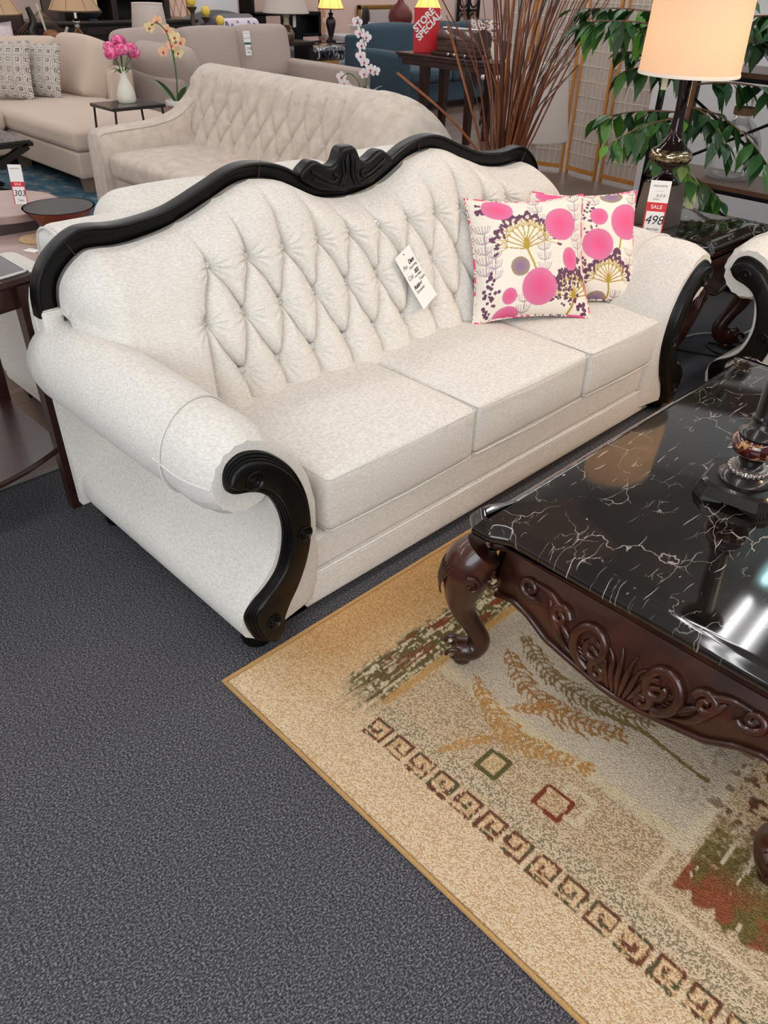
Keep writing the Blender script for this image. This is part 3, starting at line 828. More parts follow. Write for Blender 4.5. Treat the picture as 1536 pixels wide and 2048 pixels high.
def marble_table(name, label, cat, loc, a, b, ztop, leg_scale, ztips, zmid, carve=True, group=None):
    t = thing(name, label, cat, (loc[0], loc[1], loc[2] if len(loc) > 2 else .011))
    dz = -(loc[2] if len(loc) > 2 else .011)
    P = top_outline(a, b)
    rings = [[(x, y, z + dz) for x, y in inset(P, d)] for d, z in ((.05, ztop - .048), (.012, ztop - .048), (.004, ztop - .043), (0, ztop - .036), (0, ztop - .026), (.004, ztop - .019), (.012, ztop - .014), (.017, ztop - .006), (.024, ztop - .001), (.034, ztop))]
    MB().levels(rings).obj('marble_top', MARBLE, t, angle=30)
    z1 = ztop - .048
    rings = [[(x, y, z + dz) for x, y in inset(P, d)] for d, z in ((.075, z1 - .045), (.048, z1 - .045), (.045, z1 - .038), (.050, z1 - .034), (.044, z1 - .026), (.050, z1 - .021), (.03, z1 - .012), (.026, z1 - .004), (.03, z1))]
    MB().levels(rings).obj('frame_moulding', MAHOG, t, angle=30)
    za = z1 - .043 + dz
    o = .07
    ha, hb = a - .095, b - .095
    for sgn in (-1, 1):
        make_apron(t, hb, a - o, za, ztips + dz, zmid + dz, .030, lambda s, d, z, g=sgn: (g * d, s * g, z), carve and sgn < 0)
        make_apron(t, ha, b - o, za, ztips + dz, zmid + dz, .030, lambda s, d, z, g=sgn: (-s * g, g * d, z), carve and sgn > 0)
    for sx in (-1, 1):
        for sy in (-1, 1):
            cabriole(t, sx * (a - .004), sy * (b - .042), sx, sy, leg_scale, carve or True)
    return t
coffee = marble_table('coffee_table', 'carved mahogany coffee table with polished black marble top on the rug', 'coffee table', (1.03, -.7875, .0125), .705, .4525, .470, .97, .268, .185)

# pillar candleholder on the coffee table
def candleholder():
    t = thing('candle_holder', 'dark pillar holder with square foot and gold flecked red urn on marble table', 'candle holder', (.893, -.738, .4705), math.radians(8))
    bz = mat('bronze_black', S(34, 28, 25), .28, .35, coat=.3); sv = mat('silver_bead', S(170, 158, 150), .3, .8)
    def sq(h, z, ch=.022): return [(-h, -h + ch, z), (-h + ch, -h, z), (h - ch, -h, z), (h, -h + ch, z), (h, h - ch, z), (h - ch, h, z), (-h + ch, h, z), (-h, h - ch, z)]
    mb = MB().levels([sq(.094, .013, .032), sq(.086, .038, .029), sq(.078, .044, .027)])
    for sx in (-1, 1):
        for sy in (-1, 1):
            M = Matrix.Rotation(math.atan2(sy, sx), 4, 'Z')
            mb.levels([[M @ Vector(p) for p in r] for r in ([(.070, -.040, 0), (.113, -.020, 0), (.113, .020, 0), (.070, .040, 0)], [(.066, -.040, .016), (.110, -.020, .016), (.110, .020, .016), (.066, .040, .016)])])
            for k in range(-2, 3): mb.tube([M @ Vector((.1125, k * .008, .001)), M @ Vector((.1010, k * .0072, .038))], .0026, 6)
    b = mb.obj('foot', bz, t, angle=30)
    MB().lathe([(.064, .043), (.064, .048), (.060, .054), (.050, .060), (.044, .064), (.040, .066)], 40).obj('dome', bz, b, angle=30)
    bd = MB().lathe([(.040, .064), (.043, .068), (.040, .076), (.034, .078)], 40)
    for k in range(22):
        a = 2 * PI * k / 22; bd.cushion(.036, .048, -.0048, .0048, .064, .077, .005, 0, 2, M=Matrix.Rotation(a, 4, 'Z'))
    bd.obj('bead_ring', sv, t, angle=50)
    MB().lathe([(.034, .076), (.030, .082), (.024, .086), (.024, .092), (.029, .095), (.029, .100), (.023, .104)], 32).obj('neck', bz, t, angle=30)
    um = mat('gold_fleck_urn', S(60, 12, 12), .12, coat=.6); q = NT(um); n = q.noise(q.coords(), 45, 4, .7)
    q.base(q.ramp(n.outputs[0], [(.42, S(52, 12, 12)), (.55, S(84, 22, 16)), (.6, S(190, 150, 90)), (.68, S(120, 70, 30))]))
    MB().lathe([(.023, .104), (.036, .108), (.050, .120), (.055, .134), (.053, .148), (.044, .160), (.034, .164)], 40).obj('urn', um, t, angle=50)
    MB().lathe([(.046, .158), (.047, .164), (.042, .172), (.032, .178), (.026, .186), (.024, .196), (.029, .199), (.029, .207), (.024, .212), (.024, .45), (.03, .455), (.03, .465), (.05, .475), (.06, .49), (.06, .496), (0, .496)], 40).obj('column', bz, t, angle=30)
candleholder()

# ---------------------------------------------------------------- paper tag on the backrest
def paper_tag():
    # corners measured on the backrest slope
    n = Vector((0, -1, .46)).normalized()
    c = Vector((1.092, .600, .606)) + n * .045; xd = Vector((.098, .03, .022)).normalized(); yd = n.cross(xd).normalized()
    t = thing('paper_tag', 'white handwritten paper tag pinned to the tufted sofa back', 'tag', c)
    w, h = .052, .098
    pts = []
    mb = MB(); N = 10
    off = lambda v: n * (.010 * (1 - (v + 1) / 2) ** 1.5)
    for s in (0, 1):
        mb.grid(2, N, lambda i, j: xd * (w * (2 * i - 1)) + yd * (h * (-1 + 2 * j / (N - 1))) + off(-1 + 2 * j / (N - 1)) + n * (.0006 * s))
    mb.obj('sheet', PAPER, t, recalc=False, angle=180)
    def L(s, u, v, size, shear=.25, bold=.0):
        text(s, size, t, INK, xd * (u * w) + yd * (v * h) + off(v) + n * .0012, xd, yd - n * .06, 'handwriting', shear, .0001, bold=bold)
    L('Per', -.5, .50, .019); L('Dam', .38, .56, .019, .3, .0007); L('EasyLiving', .30, .38, .0125)
    L('Col:', -.50, .12, .020); L('002', .38, .17, .018, .3, .0007); L('Iron Beige', .32, .03, .011)
    L('Rubber', -.25, -.25, .017, .3, .0007); L('Foam,', .58, -.14, .016); L('European', -.22, -.42, .014)
    MB().lathe([(0, 0), (.0025, .0), (.0025, .001), (0, .0016)], 10, M=Matrix.Translation(yd * h * .88 + n * .0006) @ n.to_track_quat('Z', 'Y').to_matrix().to_4x4()).obj('pin', INK, t)
paper_tag()

# ---------------------------------------------------------------- throw pillows
PINK, PINK2, PURP, OLIVE, TAUPE, CREAMP, LILAC = lin(224, 92, 134), lin(214, 120, 158), lin(104, 70, 92), lin(178, 148, 62), lin(158, 138, 112), lin(243, 234, 220), lin(178, 158, 164)
def pillow_colors(U, V, circles, umbels, clusters, grasses):
    C = np.empty(U.shape + (3,)); C[:] = CREAMP
    dots = ((np.sin(U * 150) * np.sin(V * 150)) > .55) & (np.sin(U * 3 + 1) * np.cos(V * 2.6) > .1)
    C[dots] = lin(226, 214, 192)
    def put(m, c): C[m] = c
    for (x, y, h) in grasses:
        put(seg_d(U, V, (x, y), (x + .02, y + h)) < .008, LILAC)
        for k in range(int(h / .17) + 1):
            cy = y + .17 * k
            for j in range(-3, 4):
                a = j * .3; d = np.hypot(U - x - .11 * math.sin(a) * 1.0, V - cy - .16 + .05 * abs(j) * .5)
                put(seg_d(U, V, (x, cy), (x + .12 * math.sin(a), cy + .04)) < .0055, LILAC)
                put(seg_d(U, V, (x + .12 * math.sin(a), cy + .04), (x + .15 * math.sin(a * 1.15), cy + .14)) < .0055, LILAC)
    for (x, y, sx, sy, r, ang) in umbels:  # stem foot sx,sy
        put(seg_d(U, V, (sx, sy), ((x + sx) / 2 + .02, (y + sy) / 2)) < .018, OLIVE); put(seg_d(U, V, ((x + sx) / 2 + .02, (y + sy) / 2), (x, y)) < .018, OLIVE)
        for j in range(-5, 6):
            a = ang + j * .29
            ex, ey = x + r * .62 * math.cos(a), y + r * .62 * math.sin(a) + .03
            mx, my = x + r * .3 * math.cos(a * .5 + ang * .5), y + r * .32 * math.sin(a)
            put(seg_d(U, V, (x, y), (mx, my)) < .011, OLIVE); put(seg_d(U, V, (mx, my), (ex, ey)) < .010, OLIVE)
            for q in range(-2, 3):
                b = a * .7 + ang * .3 + q * .46; l = r * (.30 + .07 * ((j + q) % 3))
                px, py = ex + l * math.cos(b), ey + l * math.sin(b)
                put(seg_d(U, V, (ex, ey), (px, py)) < .006, OLIVE)
                t = seg_d(U, V, (px, py), (px + .05 * math.cos(b), py + .05 * math.sin(b)))
                put(t < .023, PURP)
    for (x, y, rx, ry, n, s) in clusters:
        r = np.random.default_rng(int(abs(x * 100) + abs(y * 37)) + 5)
        for k in range(n):
            a, q = r.random() * 2 * PI, math.sqrt(r.random()); cx, cy = x + rx * q * math.cos(a), y + ry * q * math.sin(a)
            put(np.hypot(U - cx, (V - cy)) < s * (.7 + .5 * r.random()), PURP)
    for (x, y, rx, ry, kind) in circles:
        d = np.hypot((U - x) / rx, (V - y) / ry); m = d < 1; t = np.clip(d[m] * 1.05, 0, 1)[:, None] ** 1.5
        if kind == 'p': C[m] = PINK * (1 - t) + PINK2 * t
        else: C[m] = lin(140, 112, 150) * (1 - t) + TAUPE * t
    return C
PFAB = painted('floral_print', .85, .15, 'Print', .25, 700)
PPIPE = mat('print_piping', S(220, 120, 150), .8); _t = NT(PPIPE); _n = _t.noise(_t.coords(), 30, 1)
_t.base(_t.ramp(_n.outputs[0], [(.40, S(214, 84, 128)), (.47, S(240, 226, 212)), (.56, S(120, 84, 104)), (.6, S(236, 222, 206))], 'CONSTANT'))
def pillow(name, label, cat, loc, ex, up, size, thick, colorf, m, pipe=None, n=220, group=None, ear=.035, hratio=1.0):
    """soft square cushion; ex = across, up = up vector in the world, pivot at its bottom edge centre"""
    ex = Vector(ex).normalized(); up = Vector(up); up = (up - ex * up.dot(ex)).normalized(); nz = ex.cross(up)
    t = thing(name, label, cat, loc, 0, group)
    h = size / 2; hv = h * hratio
    g = np.linspace(-1, 1, n); g = np.sign(g) * (1 - (1 - np.abs(g)) ** 1.35)
    U, V = np.meshgrid(g, g, indexing='ij')
    pinch = lambda s: 1 - ear * 2 * (1 - np.abs(s) ** 2) ** 1
    Xp = U * h * (1 - ear * 2.2 * (1 - V ** 2)); Yp = V * hv * (1 - ear * 2.2 * (1 - U ** 2))
    T = thick * (np.clip((1 - np.abs(U) ** 2.4), 0, 1) * np.clip((1 - np.abs(V) ** 2.4), 0, 1)) ** .55
    wr = (vnoise(U * 3 + 9, V * 3 + 4, 3) - .5) * .012 * np.clip(T / thick, 0, 1)
    vs = []; cols = []
    mb = MB()
    for s in (1, -1):
        P = [ex * float(a) + up * float(b + hv * (1)) + nz * float(s * (c + w)) for a, b, c, w in zip(Xp.ravel(), Yp.ravel(), T.ravel(), wr.ravel())]
        fs = []
        for i in range(n - 1):
            for j in range(n - 1):
                a = i * n + j; q = (a, a + n, a + n + 1, a + 1); fs.append(q if s > 0 else q[::-1])
        mb.add(P, fs); cols.append(colorf(U * s, V).reshape(-1, 3))
    c = mb.obj('cover', m, t, recalc=True, weld=True, angle=180, cols=dict(Print=np.concatenate(cols)) if colorf else None)
    if pipe:
        B = [(u, -1) for u in g[::3]] + [(1, v) for v in g[::3]] + [(-u, 1) for u in g[::3]] + [(-1, -v) for v in g[::3]]
        pts = []
        for u, v in B:
            q = ex * (u * h * (1 - ear * 2.2 * (1 - v * v))) + up * (v * hv * (1 - ear * 2.2 * (1 - u * u)) + hv)
            if not pts or (q - pts[-1]).length > .002: pts.append(q)
        MB().tube(pts, .0055, 8, closed=True, up=tuple(nz)).obj('piping', pipe, t)
    return t
c1 = lambda U, V: pillow_colors(U, V,
    [(.51, .50, .30, .29, 'p'), (.06, -.56, .31, .31, 'p'), (-.55, .80, .26, .19, 'p'), (.66, -.10, .15, .20, 'p'), (-.46, -.68, .13, .135, 'p'), (-.48, -.99, .22, .15, 'p'), (-.28, -.20, .165, .165, 't')],
    [(-.14, .10, .02, -.42, .56, PI / 2 + .12), (.70, -.74, .58, -1.0, .42, PI / 2 + .1)],
    [(.55, -.58,   .27, .32, 62, .025), (.80, -.25, .12, .2, 30, .026), (-.78, -.62, .13, .36, 42, .026), (-.84, .80, .10, .09, 12, .03), (.86, -.9, .1, .1, 14, .03)],
    [(-.86, -.30, .7), (-.72, -.38, .4), (.16, -.3, .6), (.1, .55, .35), (.80, .2, .7), (.84, -.1, .3), (-.2, -.98, .2)])
c2 = lambda U, V: pillow_colors(U, V,
    [(.74, .42, .34, .34, 'p'), (.12, -.02, .32, .30, 'p'), (.16, .52, .18, .17, 'p'), (.48, .93, .22, .13, 't'), (-.62, .92, .30, .12, 'p'), (.15, -1.0, .2, .13, 't'), (-.5, .2, .3, .3, 'p')],
    [(.34, -.72, .36, -1.0, .46, PI / 2), (.52, -.2, .62, .1, .02, PI / 2)],
    [(-.02, .45, .16, .4, 38, .025), (-.3, -.5, .2, .3, 50, .026)],
    [(.82, -.55, .4), (.9, .75, .2), (-.75, .55, .3), (.5, -.98, .1), (.1, .75, .2)])
pillow('throw_pillow', 'front floral throw pillow with pink discs leaning in the sofa corner', 'pillow', (1.480, .325, .440), (.818, -.575, .02), (.18, .62, 1), .445, .085, c1, PFAB, PPIPE, group='floral pillows on the sofa', ear=.045)
pillow('throw_pillow', 'floral throw pillow tucked behind the front one against the sofa arm', 'pillow', (1.775, .290, .440), (.80, -.6, .0), (.15, .62, 1), .425, .08, c2, PFAB, PPIPE, group='floral pillows on the sofa', ear=.045)
# ---------------------------------------------------------------- table lamps, end table by the sofa
def lathe_part(name, prof, m, par, c=(0, 0, 0), seg=36, angle=35): return MB().lathe(prof, seg, c).obj(name, m, par, angle=angle)
def shade_mat(name, col, es, ecol=None):
    m = mat(name, col, .8, spec=.1); t = NT(m)
    if es: m.node_tree.nodes['Principled BSDF'].inputs['Emission Color'].default_value = ecol or col; m.node_tree.nodes['Principled BSDF'].inputs['Emission Strength'].default_value = es
    n = t.noise(t.coords((400, 400, 60)), 1, 2); t.bump(n.outputs[0], .08, .0005)
    # let lamplight through the cloth
    tr = t.node('ShaderNodeBsdfTranslucent'); tr.inputs[0].default_value = col; mx = t.node('ShaderNodeMixShader'); mx.inputs[0].default_value = .55
    out = t.n['Material Output']; t.link(t.b.outputs[0], mx.inputs[1]); t.link(tr.outputs[0], mx.inputs[2]); t.link(mx.outputs[0], out.inputs[0])
    return m
SHADE_LIT = shade_mat('shade_lit_cream', S(248, 232, 212), .0)
SHADE_WHITE = shade_mat('shade_white', S(248, 240, 234), 0)
SHADE_BEIGE = shade_mat('shade_beige', S(242, 216, 182), 0)
SHADE_AMBER = shade_mat('shade_amber', S(248, 226, 184), 0)
def shade(par, prof, m, c=(0, 0, 0), trim=None, ribs=0, name='shade'):
    th = .003
    inner = [(r - th, z) for r, z in reversed(prof)]
    sh = MB().lathe(prof + inner + [prof[0]], 48, c).obj(name, m, par, angle=50)
    for z, r in ((prof[0][1], prof[0][0]), (prof[-1][1], prof[-1][0])):
        MB().lathe([(r + .002, z - .006), (r + .003, z), (r + .002, z + .006), (r - .004, z + .006), (r - .004, z - .006), (r + .002, z - .006)], 48, c).obj('shade_trim', trim or m, sh, angle=50)
    for k in range(ribs):
        a = 2 * PI * k / ribs
        MB().tube([(c[0] + (r + .001) * math.cos(a), c[1] + (r + .001) * math.sin(a), c[2] + z) for r, z in prof], .002, 6).obj('seam', trim or m, sh)
    return sh
end_t = marble_table('end_table', 'carved end table with black marble top holding the mercury glass lamp', 'end table', (2.585, .395, 0), .305, .305, .60, 1.27, .40, .34, carve=True)
# lower stretcher shelf hint is hidden by the sofa; a cord lies on the floor below
cm = MB().tube(resample([(2.62, .46, .006), (2.70, .20, .006), (2.82, .02, .006), (2.92, .10, .006), (2.86, .22, .006), (2.78, .12, .006), (2.88, .0, .006), (2.99, .06, .006), (2.95, .18, .012), (2.86, .14, .012), (3.1, -.02, .006), (3.4, -.1, .006)], 140), .0045, 7)
tag(cm.obj('lamp_cord', BLACKM, None), 'coiled black lamp cord lying on the carpet beneath the end table', 'cord')
cm = MB().tube(resample([(2.3, .42, .006), (2.7, .36, .006), (2.95, .30, .006), (3.1, .16, .006), (3.22, .12, .03), (3.24, .04, .006)], 60), .0055, 7)
tag(cm.obj('extension_cord', mat('cord_grey', S(176, 170, 166), .5), None), 'pale grey extension cord on the carpet behind the end table leg', 'cord')

def big_lamp():
    t = thing('table_lamp', 'lit drum shade lamp with mercury glass body on the marble end table', 'lamp', (2.468, .425, .602))
    mg = mat('mercury_glass', S(96, 86, 72), .10, .95); q = NT(mg); n = q.noise(q.coords(), 60, 3, .7); q.base(q.ramp(n.outputs[0], [(.4, S(60, 50, 40)), (.55, S(176, 160, 128)), (.7, S(120, 100, 70))])); q.bump(n.outputs[0], .25, .002)
    sm = mat('smoked_glass', S(52, 44, 44), .06, .9)
    st = mat('brushed_plinth', S(120, 110, 102), .22, .9)
    MB().levels([[(r * x, r * y, z) for x, y in [(-1, -1), (1, -1), (1, 1), (-1, 1)]] for r, z in ((.074, 0), (.062, .168), (.058, .17))]).obj('plinth', st, t, angle=20)
    lathe_part('foot', [(.062, .169), (.064, .172), (.060, .178), (.045, .188), (.028, .204), (.022, .22), (.022, .226)], sm, t)
    lathe_part('collar', [(.022, .226), (.030, .228), (.030, .234), (.024, .236)], mat('bronze_ring', S(70, 55, 40), .3, .8), t)
    lathe_part('bowl', [(.024, .232), (.050, .237), (.074, .248), (.085, .262), (.088, .276), (.084, .292), (.072, .302), (.05, .305)], mg, t, angle=60)
    lathe_part('neck', [(.068, .302), (.058, .312), (.042, .332), (.031, .36), (.024, .40), (.021, .44), (.022, .48), (.026, .52), (.030, .545), (.031, .56), (.026, .563)], sm, t, angle=60)
    lathe_part('cap', [(.030, .558), (.034, .561), (.034, .566), (.028, .570), (.012, .574), (.010, .62)], CHROME, t)
    shade(t, [(.192, .575), (.182, .905)], SHADE_LIT, trim=mat('shade_binding', S(250, 236, 220), .8))
    lathe_part('bulb', [(.012, .62), (.014, .64), (.028, .67), (.033, .70), (.026, .73), (.0, .742)], mat('bulb_glow', (1, 1, 1, 1), .5, emit=(1, .8, .5, 1), es=14), t)
    MB().tube([(-.05, -.05, .572 - k * .0045) for k in range(24)], [.002 if k % 2 else .0012 for k in range(24)], 6).obj('pull_chain', mat('brass_chain', S(190, 160, 100), .3, .9), t)
    tg = MB().box(-.0006, .0006, -.011, .011, -.085, 0, M=Matrix.Translation((-.062, .060, .60)) @ Matrix.Rotation(.5, 4, 'Z') @ Matrix.Rotation(.18, 4, 'Y'))
    tg.obj('hang_tag', mat('tag_cream', S(232, 222, 190), .7), t, smooth=False)
    return t
big_lamp()
point('lamp_bulb_light', (2.468, .425, 1.31), 85, (1, .80, .60), .035)

def price_tag(name, label, loc, xd, yd, w, h, band, bandcol, lines, cat='price tag'):
    """card standing or hanging; loc = centre"""
    xd = Vector(xd).normalized(); yd = Vector(yd); yd = (yd - xd * yd.dot(xd)).normalized(); n = xd.cross(yd)
    M = Matrix(((xd.x, yd.x, n.x, 0), (xd.y, yd.y, n.y, 0), (xd.z, yd.z, n.z, 0), (0, 0, 0, 1)))
    t = thing(name, label, cat, loc)
    MB().box(-w / 2, w / 2, -h / 2, h / 2, -.0008, .0008, M=M).obj('card', PAPER, t, smooth=False)
    MB().box(-w / 2, w / 2, band[0] * h / 2, band[1] * h / 2, .0008, .0013, M=M).obj('colour_band', bandcol, t, smooth=False)
    bw = w * .06
    for a in ((-w / 2, -w / 2 + bw, -h / 2, band[0] * h / 2), (w / 2 - bw, w / 2, -h / 2, band[0] * h / 2)):
        MB().box(*a, .0008, .0012, M=M).obj('border', bandcol, t, smooth=False)
    for s, u, v, size, m, sh in lines:
        text(s, size, t, m, M @ Vector((u * w / 2, v * h / 2, .0016)), xd, yd, 'lettering', sh, .0001)
    return t
WHT = mat('white_ink', S(250, 250, 248), .6); GRINK = mat('grey_ink', S(90, 86, 84), .6)
price_tag('price_tag', 'white and red SALE 498 price card leaning on the lamp plinth', (2.338, .372, .700), (.55, -.835, 0), (.10, .07, 1), .082, .205, (-.16, .18), REDP,
          [('DINE & SUITES', 0, .80, .0085, INK, 0), ('-----------', 0, .62, .010, GRINK, 0), ('6-3 X', .2, .44, .016, GRINK, .2), ('10x6.5', -.2, .30, .010, GRINK, .2), ('SALE', 0, .01, .022, WHT, 0), ('498', 0, -.50, .050, INK, .2), ('End Table', 0, -.84, .012, INK, .3)])

# ---------------------------------------------------------------- shelving unit with glass, tree
def shelf_unit():
    t = thing('shelving_unit', 'black metal shelving unit with brown wood boards and crossed braces', 'shelf', (3.65, .35, 0))
    wd = wood('shelf_board', S(112, 76, 56), S(84, 56, 42), (30, 3, 30), .4, .1)
    y0, y1 = -1.0, .82
    for z in (.06, .52, 1.06, 1.56):
        MB().box(0, .42, y0, y1, z, z + .032, .003).obj('shelf_board', wd, t, smooth=False)
        MB().box(-.004, .0, y0, y1, z - .012, z + .008).obj('shelf_edge', BLACKM, t, smooth=False)
    for x in (.01, .41):
        for y in (y0 + .01, y1 - .01):
            MB().box(x - .014, x + .014, y - .014, y + .014, 0, 1.75).obj('post', BLACKM, t, smooth=False)
    for a, b in (((0, .80, .54), (0, -.15, 1.05)), ((0, -.15, .54), (0, .8, 1.05)), ((0, .55, .02), (0, -.45, .54)), ((0, -.45, .02), (0, .55, .54))):
        MB().tube([(.0 + a[0], a[1], a[2]), (b[0], b[1], b[2])], .008, 8).obj('brace', BLACKM, t)
    return t
shelf_unit()
def glass_mat(name, col=(.985, .99, .988, 1), rough=.02):
    m = mat(name, col, rough, spec=.6); t = NT(m); n = t.noise(t.coords(), 45, 2); bp = t.bump(n.outputs[0], .15, .002)
    tr = t.node('ShaderNodeBsdfTransparent'); tr.inputs[0].default_value = col; gl = t.node('ShaderNodeBsdfGlossy'); gl.inputs['Roughness'].default_value = .04; t.link(bp.outputs[0], gl.inputs['Normal'])
    fr = t.node('ShaderNodeFresnel'); fr.inputs[0].default_value = 1.4; t.link(bp.outputs[0], fr.inputs['Normal']); mx = t.node('ShaderNodeMixShader'); t.link(t.math('ADD', t.math('MULTIPLY', fr.outputs[0], .45), .02), mx.inputs[0])
    t.link(tr.outputs[0], mx.inputs[1]); t.link(gl.outputs[0], mx.inputs[2]); t.link(mx.outputs[0], t.n['Material Output'].inputs[0]); return m
GLASS = glass_mat('clear_glass')
def shell(prof, th): return prof + [(max(0, r - th), z + (th if r < .02 else 0)) for r, z in reversed(prof)]
def carboy():
    t = thing('glass_bottle', 'large clear glass bottle with cork collar on the brown shelf', 'bottle', (3.86, .76, .553))
    pr = [(0, .004), (.10, .004), (.128, .012), (.138, .04), (.140, .09), (.139, .15), (.130, .20), (.105, .25), (.070, .285), (.046, .305), (.042, .33), (.042, .40), (.046, .405), (.046, .412), (.040, .414)]
    MB().lathe(shell(pr, .004), 48).obj('body', GLASS, t, angle=60)
    MB().lathe([(.0445, .322), (.054, .324), (.055, .36), (.0445, .362), (.0445, .322)], 36).obj('cork_collar', wood('cork', S(158, 118, 84), S(130, 94, 64), (60, 60, 60), .8, 0), t)
carboy()
t = thing('glass_vase', 'slim clear glass vase beside the large bottle on the shelf', 'vase', (3.80, .40, .553))
MB().lathe(shell([(0, .003), (.045, .003), (.052, .01), (.050, .08), (.056, .14), (.05, .19), (.056, .22)], .004), 36).obj('body', GLASS, t, angle=60)
t = thing('black_ball_ornament', 'glossy black ball ornament standing behind the glass bottle on the shelf', 'ornament', (4.02, .42, .553))
MB().lathe([(0, 0), (.04, 0), (.04, .012), (.015, .02), (.012, .16), (.04, .17)] + [(.11 * math.sin(a), .27 - .11 * math.cos(a)) for a in np.linspace(.4, PI, 20)], 36).obj('ball', mat('black_gloss', S(10, 10, 12), .1), t)

def tree():
    t = thing('artificial_ficus', 'leafy green artificial ficus tree standing behind the lit lamp', 'tree', (3.30, .80, 0))
    bark = wood('bark', S(140, 100, 74), S(96, 66, 48), (30, 30, 6), .8, 0, bump=.4)
    MB().tube(resample([(0, 0, .1), (.02, .01, .5), (-.01, .0, .9), (.02, .02, 1.3), (0, 0, 1.7)], 24), [.026 - .0005 * k for k in range(24)], 10).obj('trunk', bark, t)
    lathe_part('pot', [(0, 0), (.12, 0), (.15, .26), (.155, .28), (.14, .28), (.13, .25), (0, .25)], mat('pot_brown', S(80, 60, 46), .6), t)
    lm = mat('ficus_leaf', S(60, 110, 40), .45, coat=.15); q = NT(lm); a = q.node('ShaderNodeAttribute', attribute_name='Tone'); q.base(q.ramp(a.outputs['Fac'], [(0, S(18, 44, 20)), (.55, S(38, 82, 30)), (.85, S(92, 146, 42)), (1, S(168, 178, 120))]))
    r = random.Random(5); mb = MB(); tone = []; bm = MB()
    def leaf(p, d, L, tn):
        d = d.normalized(); sd = d.cross(Vector((0, 0, 1))); sd = sd.normalized() if sd.length > .05 else Vector((1, 0, 0)); up = sd.cross(d)
        rows = []
        for k, (u, w) in enumerate(((0, .02), (.2, .19), (.42, .27), (.65, .21), (.85, .08), (1, .005))):
            c = p + d * (L * u) - Vector((0, 0, 1)) * (L * .34 * u * u)
            rows += [c - sd * (L * w) + up * (L * .07 * (w / .36)), c, c + sd * (L * w) + up * (L * .07 * (w / .36))]
        fs = []
        for k in range(5):
            for j in (0, 1): a = k * 3 + j; fs.append((a, a + 1, a + 4, a + 3))
        mb.add(rows, fs); tone.extend([tn] * len(rows))
    def twig(p0, p1, sag, n, L, bright):
        n = int(n * 1.9); P = [p0.lerp(p1, k / 10) + Vector((0, 0, -sag * (k / 10) ** 2)) for k in range(11)]
        bm.tube(P, [.005 - .0003 * k for k in range(11)], 6)
        for k in range(n):
            u = .12 + .88 * (k + r.random()) / n; i = min(9, int(u * 10)); b = P[i].lerp(P[i + 1], u * 10 - i)
            dr = (P[min(10, i + 1)] - P[i]).normalized() * .5 + Vector((r.uniform(-1, 1), r.uniform(-1, 1), r.uniform(-1.4, .05)))
            leaf(b, dr, L * r.uniform(.7, 1.15), min(1, max(0, bright + r.uniform(-.3, .35))))
    # lower boughs measured against the lamp
    O = Vector((3.30, .80, 0))
    for p1, sag, n, br, h in (((-.18, .42, .96), .10, 15, .45, 1.02), ((-.42, .18, .93), .14, 14, .55, 1.0), ((-.30, -.06, .92), .16, 12, .7, 1.0), ((-.12, -.30, .98), .18, 13, .35, 1.05), ((.04, -.44, .97), .22, 12, .3, 1.05),
                              ((.0, .22, .84), .1, 9, .4, .95), ((-.12, -.16, .72), .12, 8, .85, .8), ((.05, -.26, .66), .12, 8, .6, .75),
                              ((-.25, .55, 1.36), .08, 18, .5, 1.3), ((-.10, .70, 1.45), .12, 18, .5, 1.4), ((-.4, .4, 1.4), .1, 18, .5, 1.35), ((.1, .5, 1.25), .1, 14, .45, 1.2), ((-.1, .35, 1.2), .12, 14, .35, 1.2),
                              ((.1, -.55, 1.35), .1, 18, .3, 1.3), ((.2, -.45, 1.15), .14, 14, .3, 1.15), ((-.1, -.5, 1.45), .1, 18, .35, 1.4), ((.3, -.2, 1.4), .1, 14, .3, 1.35),
                              ((-.3, .1, 1.5), .05, 20, .5, 1.4), ((.0, .0, 1.62), .05, 20, .4, 1.5), ((-.35, -.3, 1.5), .08, 18, .4, 1.4), ((.2, .3, 1.55), .08, 18, .4, 1.4)):
        twig(Vector((0, 0, h - .1)), Vector(p1), sag, n, .112, br)
    mb.obj('foliage', lm, t, cols=dict(Tone=np.array(tone)), angle=80, recalc=False)
    bm.obj('branches', bark, t)
tree()

